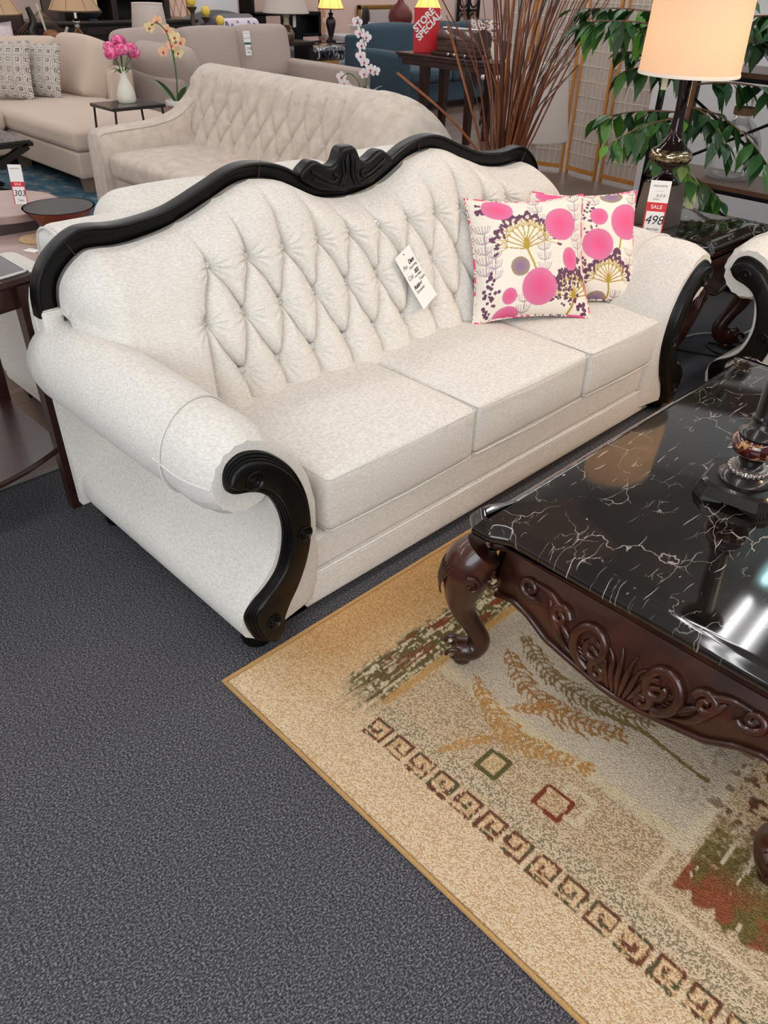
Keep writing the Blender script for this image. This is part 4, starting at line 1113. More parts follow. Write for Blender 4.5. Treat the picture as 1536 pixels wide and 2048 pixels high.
# ---------------------------------------------------------------- folding screen and willow bunch
def shoji():
    t = thing('folding_screen', 'honey wood folding screen with white paper lattice panels by the wall', 'screen', (5.52, 2.62, 0))
    hon = wood('honey_wood', S(196, 134, 62), S(170, 108, 44), (30, 30, 3), .4, .2); pap = mat('rice_paper', S(182, 170, 162), .85); mun = mat('muntin', S(226, 212, 186), .7)
    pts = [(-.02, -.42), (.02, -.03), (0, 0), (.09, .37), (.085, .40), (-.05, .76), (-.05, .79), (.08, 1.15)]
    for k in range(0, 8, 2):
        a, b = Vector((pts[k][0], pts[k][1], 0)), Vector((pts[k + 1][0], pts[k + 1][1], 0)); ex = (b - a).normalized(); L = (b - a).length; n = Vector((0, 0, 1)).cross(ex)
        M = Matrix(((ex.x, n.x, 0, a.x), (ex.y, n.y, 0, a.y), (0, 0, 1, 0), (0, 0, 0, 1))); H = 1.78
        f = MB()
        for q in ((0, .026, 0, H), (L - .026, L, 0, H), (.026, L - .026, .03, .065), (.026, L - .026, H - .04, H)): f.box(q[0], q[1], -.01, .01, q[2], q[3], .001, 1, M=M)
        fr = f.obj('panel_frame', hon, t, smooth=False)
        MB().box(.026, L - .026, -.0015, .0015, .065, H - .04, M=M).obj('paper', pap, fr, smooth=False)
        g = MB()
        for i in range(1, 6): g.box(.026 + (L - .052) * i / 6 - .003, .026 + (L - .052) * i / 6 + .003, -.006, .006, .065, H - .04, M=M)
        for j in range(1, 15): g.box(.026, L - .026, -.006, .006, .065 + (H - .105) * j / 15 - .003, .065 + (H - .105) * j / 15 + .003, M=M)
        g.obj('lattice', mun, fr, smooth=False)
shoji()
def willow():
    bx, by = 3.02, 1.72
    t = thing('willow_bunch', 'tall bunch of brown willow branches in a floor vase behind the sofa', 'dried branches', (bx, by, 0))
    lathe_part('vase', [(0, 0), (.11, 0), (.14, .1), (.15, .25), (.12, .42), (.085, .50), (.10, .54), (.09, .54), (.075, .50), (0, .46)], mat('vase_bronze', S(60, 40, 30), .4), t)
    ms = [wood('willow_' + c, S(*a), S(*b), (60, 60, 8), .45, .2) for c, a, b in (('red', (122, 62, 38), (84, 42, 28)), ('tan', (156, 92, 50), (110, 62, 36)), ('dark', (70, 42, 32), (48, 30, 24)))]
    r = random.Random(3)
    rt = Vector((.705, -.709, 0)); fwd = Vector((.709, .705, 0))
    for k in range(98):
        u = r.gauss(.12, .55) if k > 8 else r.uniform(-1.2, 1.3); u = max(-1.5, min(1.45, u))
        v = r.uniform(-.7, .7); H = r.uniform(1.05, 1.75)
        b0 = rt * r.uniform(-.055, .055) + fwd * r.uniform(-.05, .05) + Vector((0, 0, .40))
        b1 = rt * (u * .085) + fwd * v * .06 + Vector((0, 0, .62))
        ln = u * .40 * H / 1.4
        b3 = rt * ln + fwd * v * .35 + Vector((0, 0, H)); b2 = b1.lerp(b3, .5) + rt * (-.05 * u) + Vector((r.uniform(-.03, .03), r.uniform(-.03, .03), .02))
        P = resample([b0, b1, b2, b3], 16); R0 = r.uniform(.0042, .0075)
        MB().tube(P, [R0 * (1 - .5 * i / 15) for i in range(16)], 6).obj('branch', ms[r.choice((0, 0, 1, 1, 2))], t)
    # two stray ones bending left
    for e in ((-.62, .05, 1.02), (-.36, .2, 1.25)):
        P = resample([rt * -.03 + Vector((0, 0, .4)), rt * -.10 + Vector((0, 0, .58)), rt * (e[0] * .5) + Vector((0, 0, .80)), rt * e[0] + Vector((0, 0, e[2]))], 16)
        MB().tube(P, .007, 6).obj('branch', ms[1], t)
willow()
t = thing('floor_lamp', 'white lamp with big conical shade standing between the willow and the folding screen', 'lamp', (4.56, 2.62, 0))
lathe_part('base', [(0, 0), (.13, 0), (.13, .02), (.03, .04), (.018, .08), (.018, .60), (.01, .62)], mat('lamp_white', S(220, 214, 208), .5), t)
shade(t, [(.252, .44), (.185, .92)], SHADE_WHITE)

# ---------------------------------------------------------------- upholstery in the middle distance
def lounge(name, label, cat, loc, rz): return thing(name, label, cat, loc, rz)
def cush(par, name, m, b, r=.05, crown=.03, fc=.02, M=None, n=10): return MB().cushion(*b, r, crown, n, fc, M=M).obj(name, m, par, angle=80)
def block_leg(par, x, y, m, h=.12, s=.03): return MB().levels([[(x + sx * w, y + sy * w, z) for sx, sy in ((-1, -1), (1, -1), (1, 1), (-1, 1))] for w, z in ((s * .75, 0), (s, h))]).obj('leg', m, par, smooth=False)

# white sofa standing back to back with the carved one (faces away)
t = lounge('white_sofa', 'white textured sofa standing back to back with the carved sofa', 'sofa', (.10, 1.03, 0), 0)
cush(t, 'back_frame', F_WHITE, (0, 1.9, .02, .22, .07, .83), .05, .0, .0)
cush(t, 'base', F_WHITE, (.012, 1.55, .12, .88, .07, .30), .03, 0, 0)
for x, yy in ((.0, .92), (1.70, .42)): cush(t, 'arm', F_WHITE, (x + .008, x + .20, .16, yy, .075, .56), .06, .02, .0)
for i in range(3): cush(t, 'seat_cushion', F_WHITE, (.21 + i * .5, .705 + i * .5, .30, .93 - .1 * i, .30, .46), .05, .03, .01)
MB().tube(resample([(.012, .022, .10), (.012, .021, .5), (.012, .022, .755), (.012, .045, .805), (.012, .09, .827), (.012, .15, .827), (.012, .195, .805), (.012, .218, .755), (.012, .219, .57)], 50), .005, 6).obj('piping', SEAM, t)
for i in range(3): cush(t, 'back_cushion', F_WHITE, (.25 + i * .5, .745 + i * .5, .13, .37, .44, .862), .09, .012, .02)
for x, y in ((.08, .1), (.08, .82), (1.82, .1), (1.5, .36)): block_leg(t, x, y, DARK_W, .08)

# cream tufted sofa facing left
def tufted_sofa():
    t = lounge('tufted_sofa', 'cream velvet tufted sofa with sloping arm and rounded end behind the carved sofa', 'sofa', (1.66, 4.08, 0), -PI / 2)
    Ls = 2.60; m = F_CREAM
    cush(t, 'base', m, (.02, Ls - .60, .06, .86, .10, .32), .03, 0, 0)
    cush(t, 'seat_cushion', m, (.18, .80, .03, .74, .30, .455), .045, .02, .01); cush(t, 'seat_cushion', m, (.805, 1.42, .03, .74, .30, .455), .045, .02, .01); cush(t, 'seat_cushion', m, (1.425, 2.02, .03, .74, .30, .455), .045, .02, .01)
    # sloping arm
    def armsec(y):
        h = float(np.interp(y, [0, .05, .45, .62, .76, .86, .97], [.565, .585, .60, .64, .74, .85, .885]))
        w = .17
        return [(.0, y, .08), (.0, y, h - .05), (.012, y, h - .018), (.04, y, h), (w - .04, y, h), (w - .012, y, h - .018), (w, y, h - .05), (w, y, .08)]
    ys = [0.0, .006, .02, .05, .2, .4, .5, .58, .64, .7, .76, .82, .88, .94, .97]
    rings = []
    for y in ys:
        k = 1 if y > .03 else (.90 + .1 * math.sin(min(1, y / .03) * PI / 2)); rings.append([(.085 + (p[0] - .085) * k, p[1], .08 + (p[2] - .08) * (k * .3 + .7)) for p in armsec(y)])
    a = MB().levels(rings).obj('arm', m, t, angle=60)
    MB().tube([(p[0] + (.003 if p[0] > .1 else 0), p[1], p[2] + .002) for p in [armsec(y)[5] for y in ys[2:]]], .004, 6).obj('piping', m, a)
    MB().tube([(p[0], -.002 + .006, p[2]) for p in armsec(.0)[4:8]], .004, 6).obj('piping', m, a)
    # tufted back
    nu, nv = 300, 110
    x0, x1 = .10, 1.93
    ux = np.linspace(x0, x1, nu); vt = np.linspace(0, 1.35, nv)
    X = np.repeat(ux[:, None], nv, 1); Tt = np.repeat(vt[None, :], nu, 0)
    Z = np.where(Tt <= 1, .40 + .485 * Tt ** .95, .885 - .0); R = np.clip((Tt - .82) / .53, 0, 1)
    y = .66 + .17 * Tt.clip(0, .82); Hh = .40 + .5 * Tt
    Z = np.where(R > 0, (.40 + .485 * .82 ** .95) + .115 * np.sin(R * PI * .62), .40 + .485 * Tt ** .95)
    Y = y + np.where(R > 0, .13 * (1 - np.cos(R * PI * .62)), 0)
    R1, R2, R3 = .735, .61, .49
    pit = .158; n1 = 12; bt = []; sg = []
    r1 = [.20 + i * pit for i in range(n1)]; r2 = [r1[0] - pit / 2 + i * pit for i in range(n1 + 1)]
    for x in r1: bt += [(x, R1), (x, R3)]; sg += [((x, R1), (x + .01, R1 + .13)), ((x, R3), (x, .3))]
    for x in r2: bt.append((x, R2))
    for i, x in enumerate(r1):
        for q in (r2[i], r2[i + 1]): sg += [((x, R1), (q, R2)), ((x, R3), (q, R2))]
    Pf = puff(X, Hh, bt, sg, .032, .012, .001); Z = Z - .05 * np.clip((X - 1.80) / .13, 0, 1) ** 2 * np.clip(R * 3, 0, 1)
    Y = Y - Pf * np.clip(1 - R * 1.3, 0, 1)
    vs = np.stack([X, Y, Z], -1).reshape(-1, 3); fs = [(i * nv + j, (i + 1) * nv + j, (i + 1) * nv + j + 1, i * nv + j + 1) for i in range(nu - 1) for j in range(nv - 1)]
    bk = MB().add(vs.tolist(), fs).obj('backrest', m, t, angle=180, recalc=False)
    for x, h in bt:
        if not (x0 < x < x1): continue
        iu = int(np.argmin(abs(ux - x))); iv = int(np.argmin(abs(Hh[iu] - h)))
        n = Vector((0, -1, .2)).normalized(); M = Matrix.Translation(Vector((x, Y[iu, iv] + .001, Z[iu, iv]))) @ n.to_track_quat('Z', 'Y').to_matrix().to_4x4()
        MB().lathe([(.010, 0), (.011, .004), (.007, .008), (0, .009)], 8, M=M).obj('crystal_button', CRYSTAL, bk, smooth=False)
    cush(t, 'back_frame', m, (.0, 2.0, .80, 1.0, .08, .85), .05, 0, 0)
    # rounded end section with channels
    nu, nv = 90, 60
    def endp(i, j):
        u = i / (nu - 1); a = j / (nv - 1) * PI
        x = 1.86 + .70 * u; hh = .925 * (1 - .42 * u ** 3.2) + .012; hh = .34 + (hh - .34) * math.sqrt(max(.0004, 1 - u ** 6))
        yc = .84 - .12 * u; rx = (.31 + .03 * math.sin(u * PI)) * (math.sqrt(max(.0004, 1 - u ** 8)))
        ch = 1 - .022 * max(0, math.cos(u * PI * 9)) ** 6 * math.sin(a)
        return (x, yc - rx * math.cos(a) * ch, .10 + (hh - .10) * (math.sin(a) ** .55) * ch)
    MB().grid(nu, nv, endp).obj('rounded_end', m, t, angle=80)
    for x in (.06, 2.1):
        for y in (.1, .85): block_leg(t, x, y, DARK_W, .09)
    return t
tufted_sofa()
price_tag('hang_tag', 'long white and green price tag hanging by the rounded end of the cream sofa', (2.40, 2.08, .74), (.0, -1, .0), (-.12, .03, 1), .075, .165, (-.22, .02), GREENP, [('DINE & SUITES', 0, .8, .008, INK, 0), ('6-7 X', 0, .45, .024, GRINK, .2), ('2491', 0, -.6, .030, INK, .2)])

# beige sectional, left
def beige():
    t = lounge('beige_sectional', 'beige sectional sofa with loose back cushions at left rear', 'sectional sofa', (1.90, 4.78, 0), 0); m = F_BEIGE
    cush(t, 'chaise_base', m, (0.0, .98, 0.0, 2.3, .115, .30), .02, 0, 0); cush(t, 'base', m, (-3.2, -.02, 1.18, 2.3, .115, .30), .02, 0, 0)
    cush(t, 'chaise_cushion', m, (-.012, .98, -.012, 1.95, .30, .455), .05, .03, .01); cush(t, 'seat_cushion', m, (-1.0, -.02, 1.16, 1.95, .30, .455), .05, .02, .01); cush(t, 'seat_cushion', m, (-2.0, -1.01, 1.16, 1.95, .30, .455), .05, .02, .01)
    cush(t, 'back_frame', m, (1.0, 1.26, 1.30, 2.5, .115, .68), .04, 0, 0); cush(t, 'back_frame', m, (-3.2, 1.24, 2.26, 2.5, .115, .68), .04, 0, 0)
    R = Matrix.Rotation(.34, 4, 'Y')
    cush(t, 'back_cushion', m, (-.13, .14, 1.36, 2.02, -.02, .46), .07, .02, .03, M=Matrix.Translation((.88, 0, .46)) @ R)
    R = Matrix.Rotation(-.3, 4, 'X')
    for a, b in ((.30, .98), (-.50, .28), (-1.35, -.52)): cush(t, 'back_cushion', m, (a, b, -.10, .14, -.02, .44), .08, .02, .03, M=Matrix.Translation((0, 2.02, .45)) @ R)
    lg = wood('pale_leg', S(150, 128, 110), S(128, 108, 92), (20, 20, 4), .5, 0)
    for x, y in ((.09, .08), (.9, .08), (.09, 1.25), (1.15, 2.4)): block_leg(t, x, y, lg, .115, .05)
beige()
def geo_colors(U, V):
    k = 3.1; a = np.abs(((U * k + V * 0 + 40.5) % 1) - .5) * 2; b = np.abs(((V * k + 40.5) % 1) - .5) * 2; r = np.maximum(a, b)
    C = np.empty(U.shape + (3,)); C[:] = lin(214, 204, 194)
    dark = ((r > .26) & (r < .40)) | (r < .1) | ((r > .60) & (r < .74) & (np.sin((U + V) * 150) > -.2)) | ((r > .9) & (np.sin((U - V) * 150) > 0))
    C[dark] = lin(62, 52, 50); return C
GEO = painted('geometric_print', .85, .15, 'Print')
pillow('geometric_pillow', 'black and white diamond print pillow at left in front of its twin', 'pillow', (2.10, 6.36, .465), (.66, -.75, 0), (.16, .22, 1), .46, .09, geo_colors, GEO, None, 110, 'diamond print pillows')
pillow('geometric_pillow', 'black and white diamond print pillow set behind its twin against beige cushion', 'pillow', (2.36, 6.34, .465), (.50, -.86, 0), (.26, .16, 1), .44, .09, geo_colors, GEO, None, 110, 'diamond print pillows')

# warm grey sectional
def grey():
    t = lounge('grey_sectional', 'warm grey sectional sofa with three tall back cushions in the middle distance', 'sectional sofa', (3.32, 5.45, 0), 0); m = F_GREY
    W = 2.0
    cush(t, 'base', m, (0, W + .12, .15, 1.5, .10, .30), .02, 0, 0); cush(t, 'chaise_base', m, (1.02, W - .12, -.62, .3, .10, .30), .02, 0, 0)
    cush(t, 'arm', m, (0, .17, .15, 1.45, .10, .62), .03, .01, 0); cush(t, 'arm', m, (W - .10, W + .10, -.10, 1.45, .10, .62), .03, .01, 0)
    cush(t, 'seat_cushion', m, (.18, 1.0, .12, 1.1, .30, .46), .05, .03, .01); cush(t, 'chaise_cushion', m, (1.01, W - .115, -.64, 1.1, .30, .47), .06, .02, .02)
    cush(t, 'back_frame', m, (0, W + .1, 1.28, 1.5, .10, .74), .04, 0, 0)
    R = Matrix.Rotation(-.16, 4, 'X')
    for a, b in ((-.02, .66), (.665, 1.32), (1.325, 1.99)): cush(t, 'back_cushion', m, (a, b, -.11, .13, -.01, .50), .07, .015, .03, M=Matrix.Translation((0, 1.12, .44)) @ R)
    cush(t, 'loose_cushion', m, (-.11, .11, .12, 1.0, -.01, .42), .09, .0, .04, M=Matrix.Translation((.22, 0, .46)) @ Matrix.Rotation(-.35, 4, 'Y'))
    for x in (.06, W): block_leg(t, x, .25, DARK_W, .10)
    block_leg(t, 1.1, -.55, DARK_W, .10)
grey()
price_tag('hang_tag', 'long white and green price tag hanging on the grey middle back cushion', (4.66, 6.40, .80), (1, .0, -.02), (.05, .16, 1), .085, .215, (-.12, .08), GREENP, [('DINE & SUITES', 0, .8, .010, INK, 0), ('6-3 X', 0, .42, .030, GRINK, .2), ('1298', 0, -.45, .036, INK, .2), ('998', 0, -.78, .026, INK, .2)])

# side table with vase and the orchids
t = thing('side_table', 'small black topped side table with thin metal legs beside the beige sectional', 'side table', (2.17, 4.42, 0))
# stands just in front of the chaise end
MB().box(-.205, .205, -.165, .165, .630, .652, .004).obj('tabletop', mat('black_satin', S(30, 24, 24), .25, coat=.3), t, smooth=False)
for x in (-.19, .19):
    for y in (-.15, .15):
        MB().tube([(x * .95, y, .63), (x * 1.0, y, .49), (x * .95, y, 0)], .008, 8).obj('leg', STEEL, t)
        MB().lathe([(0, .48), (.012, .485), (.012, .495), (0, .50)], 12, (x, y, 0)).obj('joint', STEEL, t)
t = thing('flower_vase', 'white ceramic vase of pink artificial flowers on black side table', 'vase', (2.19, 4.46, .653))
lathe_part('vase', [(0, 0), (.058, 0), (.066, .015), (.064, .05), (.045, .11), (.026, .15), (.024, .18), (.028, .195), (.022, .195), (.018, .17), (0, .1)], mat('ceramic_white', S(232, 226, 210), .3), t)
PKF = mat('pink_petals', S(232, 84, 140), .6); q = NT(PKF); n = q.noise(q.coords(), 40, 2); q.base(q.ramp(n.outputs[0], [(.4, S(214, 52, 116)), (.62, S(246, 150, 188))])); STEMG = mat('stem_green', S(70, 110, 54), .5); DLEAF = mat('dark_leaf', S(34, 62, 38), .4, coat=.2)
def blossom(par, c, R, m, layers=3, name='flower', seed=0):
    """ruffled ball of cupped petals"""
    r = random.Random(seed); mb = MB(); C = Vector(c)
    for el, k, q in ((1.25, 3, .80), (.75, 5, .92), (.25, 7, 1.0), (-.35, 7, 1.02)):
        for i in range(k):
            a = 2 * PI * (i + r.random() * .5) / k; rows = []; W = 1.5 * PI / k
            for u in (-.55, -.2, .15, .5):
                for w in (-1, -.5, 0, .5, 1):
                    e2 = el + u; a2 = a + W * w * (1 - .4 * abs(u)); rad = R * q * (1 + .10 * (u + .5) + .06 * abs(w) * r.uniform(.3, 1.3))
                    rows.append(C + Vector((math.cos(a2) * math.cos(e2), math.sin(a2) * math.cos(e2), math.sin(e2) * .85)) * rad)
            mb.add(rows, [(i_ * 5 + j_, i_ * 5 + j_ + 1, i_ * 5 + j_ + 6, i_ * 5 + j_ + 5) for i_ in range(3) for j_ in range(4)])
    return mb.obj(name, m, par, angle=80, recalc=False)
for i, (x, y, z) in enumerate(((0, 0, .375), (-.05, .035, .335), (.055, -.045, .33), (-.015, -.05, .325), (.03, .05, .335), (-.075, -.02, .30), (.09, -.02, .30))):
    MB().tube([(0, 0, .10), (x * .3, y * .3, .22), (x, y, z)], .003, 6).obj('stem', STEMG, t); blossom(t, (x, y, z), .043, PKF, 3, 'flower', i)
for i, a in enumerate((.5, 2.4, 3.6, 5.4)):
    MB().tube([(0, 0, .16), (.05 * math.cos(a), .05 * math.sin(a), .21), (.11 * math.cos(a), .11 * math.sin(a), .19)], [.004, .012, .002], 6, flat=.3).obj('leaf', STEMG, t)
def orchid_leaf(par, a, L, w, m, tilt=.9, z0=0):
    d = Vector((math.cos(a), math.sin(a), 0)); sd = Vector((-math.sin(a), math.cos(a), 0)); rows = []
    for k in range(8):
        u = k / 7; el = tilt * (1 - .7 * u); p = d * (L * u * .75) + Vector((0, 0, z0 + L * math.sin(tilt) * u * (1 - .35 * u))); ww = w * math.sin(PI * (.08 + .88 * u)) ** .7
        rows += [p - sd * ww + Vector((0, 0, ww * .35)), p, p + sd * ww + Vector((0, 0, ww * .35))]
    fs = [(k * 3 + j, k * 3 + j + 1, k * 3 + j + 4, k * 3 + j + 3) for k in range(7) for j in (0, 1)]
    return MB().add(rows, fs).obj('leaf', m, par, angle=80, recalc=False)
def orchid_flower(par, c, R, m, lip, face, seed=0):
    n = Vector(face).normalized(); x = n.cross(Vector((0, 0, 1))).normalized(); y = x.cross(n); C = Vector(c); mb = MB(); r = random.Random(seed); off = r.uniform(-.3, .3)
    for a, l, w in ((PI / 2, 1, .34), (PI / 2 + 1.3, 1.05, .50), (PI / 2 - 1.3, 1.05, .50), (-PI / 2 + .7, .95, .32), (-PI / 2 - .7, .95, .32)):
        d = x * math.cos(a + off) + y * math.sin(a + off); sd = n.cross(d); rows = []
        for u, ww in ((0, .1), (.35, .8), (.7, 1), (.92, .6), (1, .1)):
            p = C + d * (R * l * u) + n * (R * .12 * math.sin(u * 2.4)); rows += [p - sd * (R * w * ww), p + n * (R * .05), p + sd * (R * w * ww)]
        mb.add(rows, [(k * 3 + j, k * 3 + j + 1, k * 3 + j + 4, k * 3 + j + 3) for k in range(4) for j in (0, 1)])
    f = mb.obj('flower', m, par, angle=80, recalc=False)
    MB().lathe([(0, 0), (R * .22, R * .1), (R * .16, R * .3), (0, R * .34)], 10, M=Matrix.Translation(C - y * R * .15) @ n.to_track_quat('Z', 'Y').to_matrix().to_4x4()).obj('flower_lip', lip, f)
ORO = mat('orchid_orange', S(230, 180, 140), .55); ORY = mat('orchid_yellow', S(228, 208, 150), .55); ORW = mat('orchid_white', S(240, 226, 226), .5); LIPM = mat('orchid_lip', S(178, 40, 84), .5)
# stool + orange orchid
t = thing('plant_stool', 'slim dark stool carrying the orange orchid behind the cream sofa', 'stool', (2.50, 4.30, 0))
MB().lathe([(0, .505), (.10, .505), (.105, .515), (.10, .53), (0, .53)], 32).obj('seat', DARK_W, t)
for a in (0, 2.09, 4.19): MB().tube([(.07 * math.cos(a), .07 * math.sin(a), .51), (.10 * math.cos(a), .10 * math.sin(a), 0)], .012, 8).obj('leg', DARK_W, t)
t = thing('potted_orchid', 'orange and yellow orchid in white rimmed terracotta pot near the flower vase', 'orchid', (2.50, 4.30, .532))
lathe_part('pot', [(0, 0), (.058, 0), (.074, .10), (.066, .10), (.06, .09), (0, .09)], mat('terracotta_glaze', S(190, 130, 110), .5), t)
lathe_part('pot_rim', [(.073, .098), (.084, .10), (.086, .115), (.084, .13), (.074, .132), (.070, .10), (.073, .098)], mat('rim_white', S(226, 220, 216), .4), t)
face = (-.65, -.75, .15)
st = resample([(0, 0, .09), (.0, -.02, .3), (-.02, -.01, .52), (-.06, .04, .60), (-.09, .08, .585)], 20); MB().tube(st, .005, 6).obj('stem', STEMG, t)
MB().tube(resample([(.0, .01, .09), (.02, .01, .28), (.0, -.02, .44), (.02, -.05, .5)], 16), .005, 6).obj('stem', STEMG, t)
for a, L in ((2.4, .26), (.4, .2), (4.6, .22), (3.5, .30)): orchid_leaf(t, a, L, .022, STEMG, 1.3, .09)
orchid_leaf(t, 5.4, .26, .012, DLEAF, .9, .12)
for i, (x, y, z) in enumerate(((-.10, .09, .57), (-.06, .05, .61), (-.02, .0, .56), (.01, -.04, .52), (.04, -.06, .49), (-.01, -.02, .47), (.03, -.03, .425), (-.05, .03, .43))):
    orchid_flower(t, (x, y, z), .038, ORO if i % 3 else ORY, LIPM, face, i)
# white orchid
t = thing('potted_orchid', 'white and pink orchid in dark glass pot behind the cream tufted sofa', 'orchid', (3.9, 3.83, .455))
MB().levels([[(r * x, r * y, z) for x, y in ((-1, -1), (1, -1), (1, 1), (-1, 1))] for r, z in ((.06, 0), (.078, .16), (.07, .16), (.06, .14))]).obj('pot', mat('green_glass_pot', S(64, 84, 78), .15), t, smooth=False)
st = resample([(0, 0, .15), (.02, -.01, .32), (.01, .0, .50), (-.01, .02, .62), (-.03, .05, .70)], 20); MB().tube(st, .004, 6).obj('stem', STEMG, t)
st2 = resample([(0, 0, .15), (-.04, .04, .30), (-.10, .09, .34), (-.14, .12, .28), (-.12, .10, .20)], 20); MB().tube(st2, .004, 6).obj('stem', STEMG, t)
for a, L in ((2.6, .20), (5.6, .2), (.6, .18), (4.2, .18)): orchid_leaf(t, a, L, .036, DLEAF, 1.1, .14)
for i, (x, y, z) in enumerate(((-.03, .05, .68), (-.02, .03, .61), (.02, .0, .585), (-.01, .02, .53), (-.02, .02, .46), (.0, .0, .42), (.03, -.04, .37), (.06, -.06, .36), (.0, 0, .34), (-.13, .12, .315), (-.12, .10, .27), (-.08, .07, .23), (-.07, .06, .19), (-.10, .09, .15))):
    orchid_flower(t, (x, y, z), .040, ORW, LIPM, face, i)
t = thing('plant_stand', 'low dark stand carrying the white orchid behind the cream sofa', 'stand', (3.9, 3.83, 0))
MB().box(-.13, .13, -.13, .13, .425, .453, .004).obj('top', DARK_W, t, smooth=False)
for x in (-.11, .11):
    for y in (-.11, .11): MB().box(x - .014, x + .014, y - .014, y + .014, 0, .426).obj('leg', DARK_W, t, smooth=False)
# ---------------------------------------------------------------- left: dark console table, two-tier table, glass table
def bow_console():
    t = thing('console_table', 'dark wood bow front table with lower shelf at the left end of the carved sofa', 'side table', (-.36, 1.16, 0))
    hw, d0, d1 = .33, -.20, .30
    def outline(k, bow): return [(-hw * k, d1 * k), (-hw * k, d0 * k)] + [(-hw * k + 2 * hw * k * i / 16, d0 * k - bow * math.sin(PI * i / 16)) for i in range(1, 16)] + [(hw * k, d0 * k), (hw * k, d1 * k)]
    def slab(z0, z1, k, bow, m, name):
        return MB().levels([[(x, y, z0) for x, y in outline(k * .985, bow)], [(x, y, z0 + .006) for x, y in outline(k, bow)], [(x, y, z1 - .006) for x, y in outline(k, bow)], [(x, y, z1) for x, y in outline(k * .985, bow)]]).obj(name, m, t, angle=30)
    slab(.752, .778, 1.0, .05, DARK_W, 'tabletop'); slab(.7785, .783, .97, .045, mat('smoked_glass_top', S(92, 86, 84), .4, spec=.25), 'glass_top')
    MB().tube([(x, y, .783) for x, y in outline(.965, .045)], .0035, 6, closed=True, up=(0, 0, 1)).obj('glass_edge', mat('pale_glass_edge', S(214, 206, 202), .2), t)
    slab(.215, .235, .93, .10, DARK_W, 'shelf')
    slab(.685, .752, .93, .045, DARK_W, 'apron')
    for x in (-1, 1):
        for y in (d0 + .015, d1 - .03):
            MB().levels([[(x * (hw - .032) + sx * w, y + sy * w, z) for sx, sy in ((-1, -1), (1, -1), (1, 1), (-1, 1))] for w, z in ((.018, 0), (.026, .752))]).obj('leg', DARK_W, t, smooth=False)
bow_console()
t = thing('swivel_coffee_table', 'round two tier wood grain coffee table beyond the white sofa', 'coffee table', (.52, 2.52, 0))
taupe = wood('taupe_laminate', S(176, 152, 142), S(154, 130, 122), (2, 26, 10), .3, .2)
def disc(r, z0, z1, c, name, m): return MB().lathe([(r - .004, z0), (r, z0 + .004), (r, z1 - .004), (r - .004, z1)], 64, c).obj(name, m, t, angle=30)
disc(.42, .325, .37, (0, 0, 0), 'lower_top', taupe); disc(.28, .415, .455, (.15, .565, 0), 'upper_top', taupe)
MB().box(.02, .22, .30, .40, .37, .415, .003).obj('swivel_block', mat('block_dark', S(70, 62, 60), .5), t, smooth=False); MB().lathe([(.30, 0), (.30, .03), (.12, .05), (.12, .325)], 40).obj('pedestal', mat('block_grey', S(120, 110, 104), .5), t)
t = thing('bowl', 'wide red lacquer bowl with black inside on the round coffee table', 'bowl', (.79, 2.66, .371))
MB().lathe([(0, 0), (.055, 0), (.062, .004), (.165, .128), (.168, .131), (.160, .131), (.055, .014), (0, .012)], 56).obj('outside', mat('red_lacquer', S(112, 30, 22), .3, coat=.3), t, angle=50)
MB().lathe([(0, .0135), (.056, .0155), (.1605, .1318), (.1685, .1318)], 56).obj('inside', mat('black_lining', S(16, 13, 13), .42, spec=.3), t, angle=50)
cs = MB().lathe([(0, 0)] + [(.085, 0), (.085, .006), (.07, .008), (0, .008)], 40).obj('woven_coaster', fabric('woven_straw', S(206, 170, 126), S(170, 130, 90), (200, 200, 200), .8, .003), None); cs.location = (.655, 2.655, .3712)
tag(cs, 'round woven straw coaster on the lower tier of the round table', 'coaster')
cs = MB().box(-.022, .022, -.035, .035, 0, .001).obj('paper_tag', PAPER, None, smooth=False); cs.location = (.555, 2.50, .3712); cs.rotation_euler = (0, 0, .4)
tag(cs, 'small white paper tag lying on the lower tier of the round table', 'tag')
price_tag('price_tag', 'white and red price card standing on the upper tier of the round table', (.745, 2.99, .550), (.75, -.66, 0), (0, .12, 1), .066, .185, (-.10, .14), REDP, [('DINE & SUITES', 0, .8, .007, INK, 0), ('SALE', 0, .02, .016, WHT, 0), ('303', 0, -.45, .040, INK, .2), ('Table', 0, -.8, .014, INK, .2)])
# blue rug and glass table
def rugblue():
    m = mat('distressed_blue', S(80, 104, 120), .95, spec=.05); q = NT(m); a = q.noise(q.coords((9, 5, 1)), 1.0, 5, .7); b = q.noise(q.coords((4, 7, 1)), 1.3, 3)
    c = q.ramp(a.outputs[0], [(.32, S(46, 62, 82)), (.45, S(74, 108, 122)), (.55, S(98, 120, 130)), (.64, S(186, 164, 140))]); c = q.mix(q.math('MULTIPLY', b.outputs[0], .5), c, S(60, 78, 104)); q.base(c)
    o = MB().box(.1, 2.08, 4.12, 6.3, .0005, .009, .003).obj('blue_rug', m, None, smooth=False); tag(o, 'distressed blue patterned rug under the glass table and beige sectional', 'rug')
rugblue()
t = thing('glass_coffee_table', 'glass topped coffee table with crossed gunmetal legs on blue rug', 'coffee table', (1.12, 5.12, .0095))
MB().box(-.46, .46, -.33, .33, .405, .415, .002).obj('glass_top', mat('dark_glass', S(40, 40, 42), .03, coat=.5), t, smooth=False)
MB().box(-.47, .47, -.34, .34, .375, .405, .002).obj('frame', STEEL, t, smooth=False)
for y in (-.32, .32):
    for s in (-1, 1):
        d = Vector((s * .92, 0, .375)).normalized(); ang = math.atan2(.375, .86)
        MB().box(-.47, .47, -.02, .02, -.022, .022, M=Matrix.Translation((0, y - .0415 * 0, .19)) @ Matrix.Rotation(-s * ang, 4, 'Y')).obj('cross_leg', STEEL, t, smooth=False)

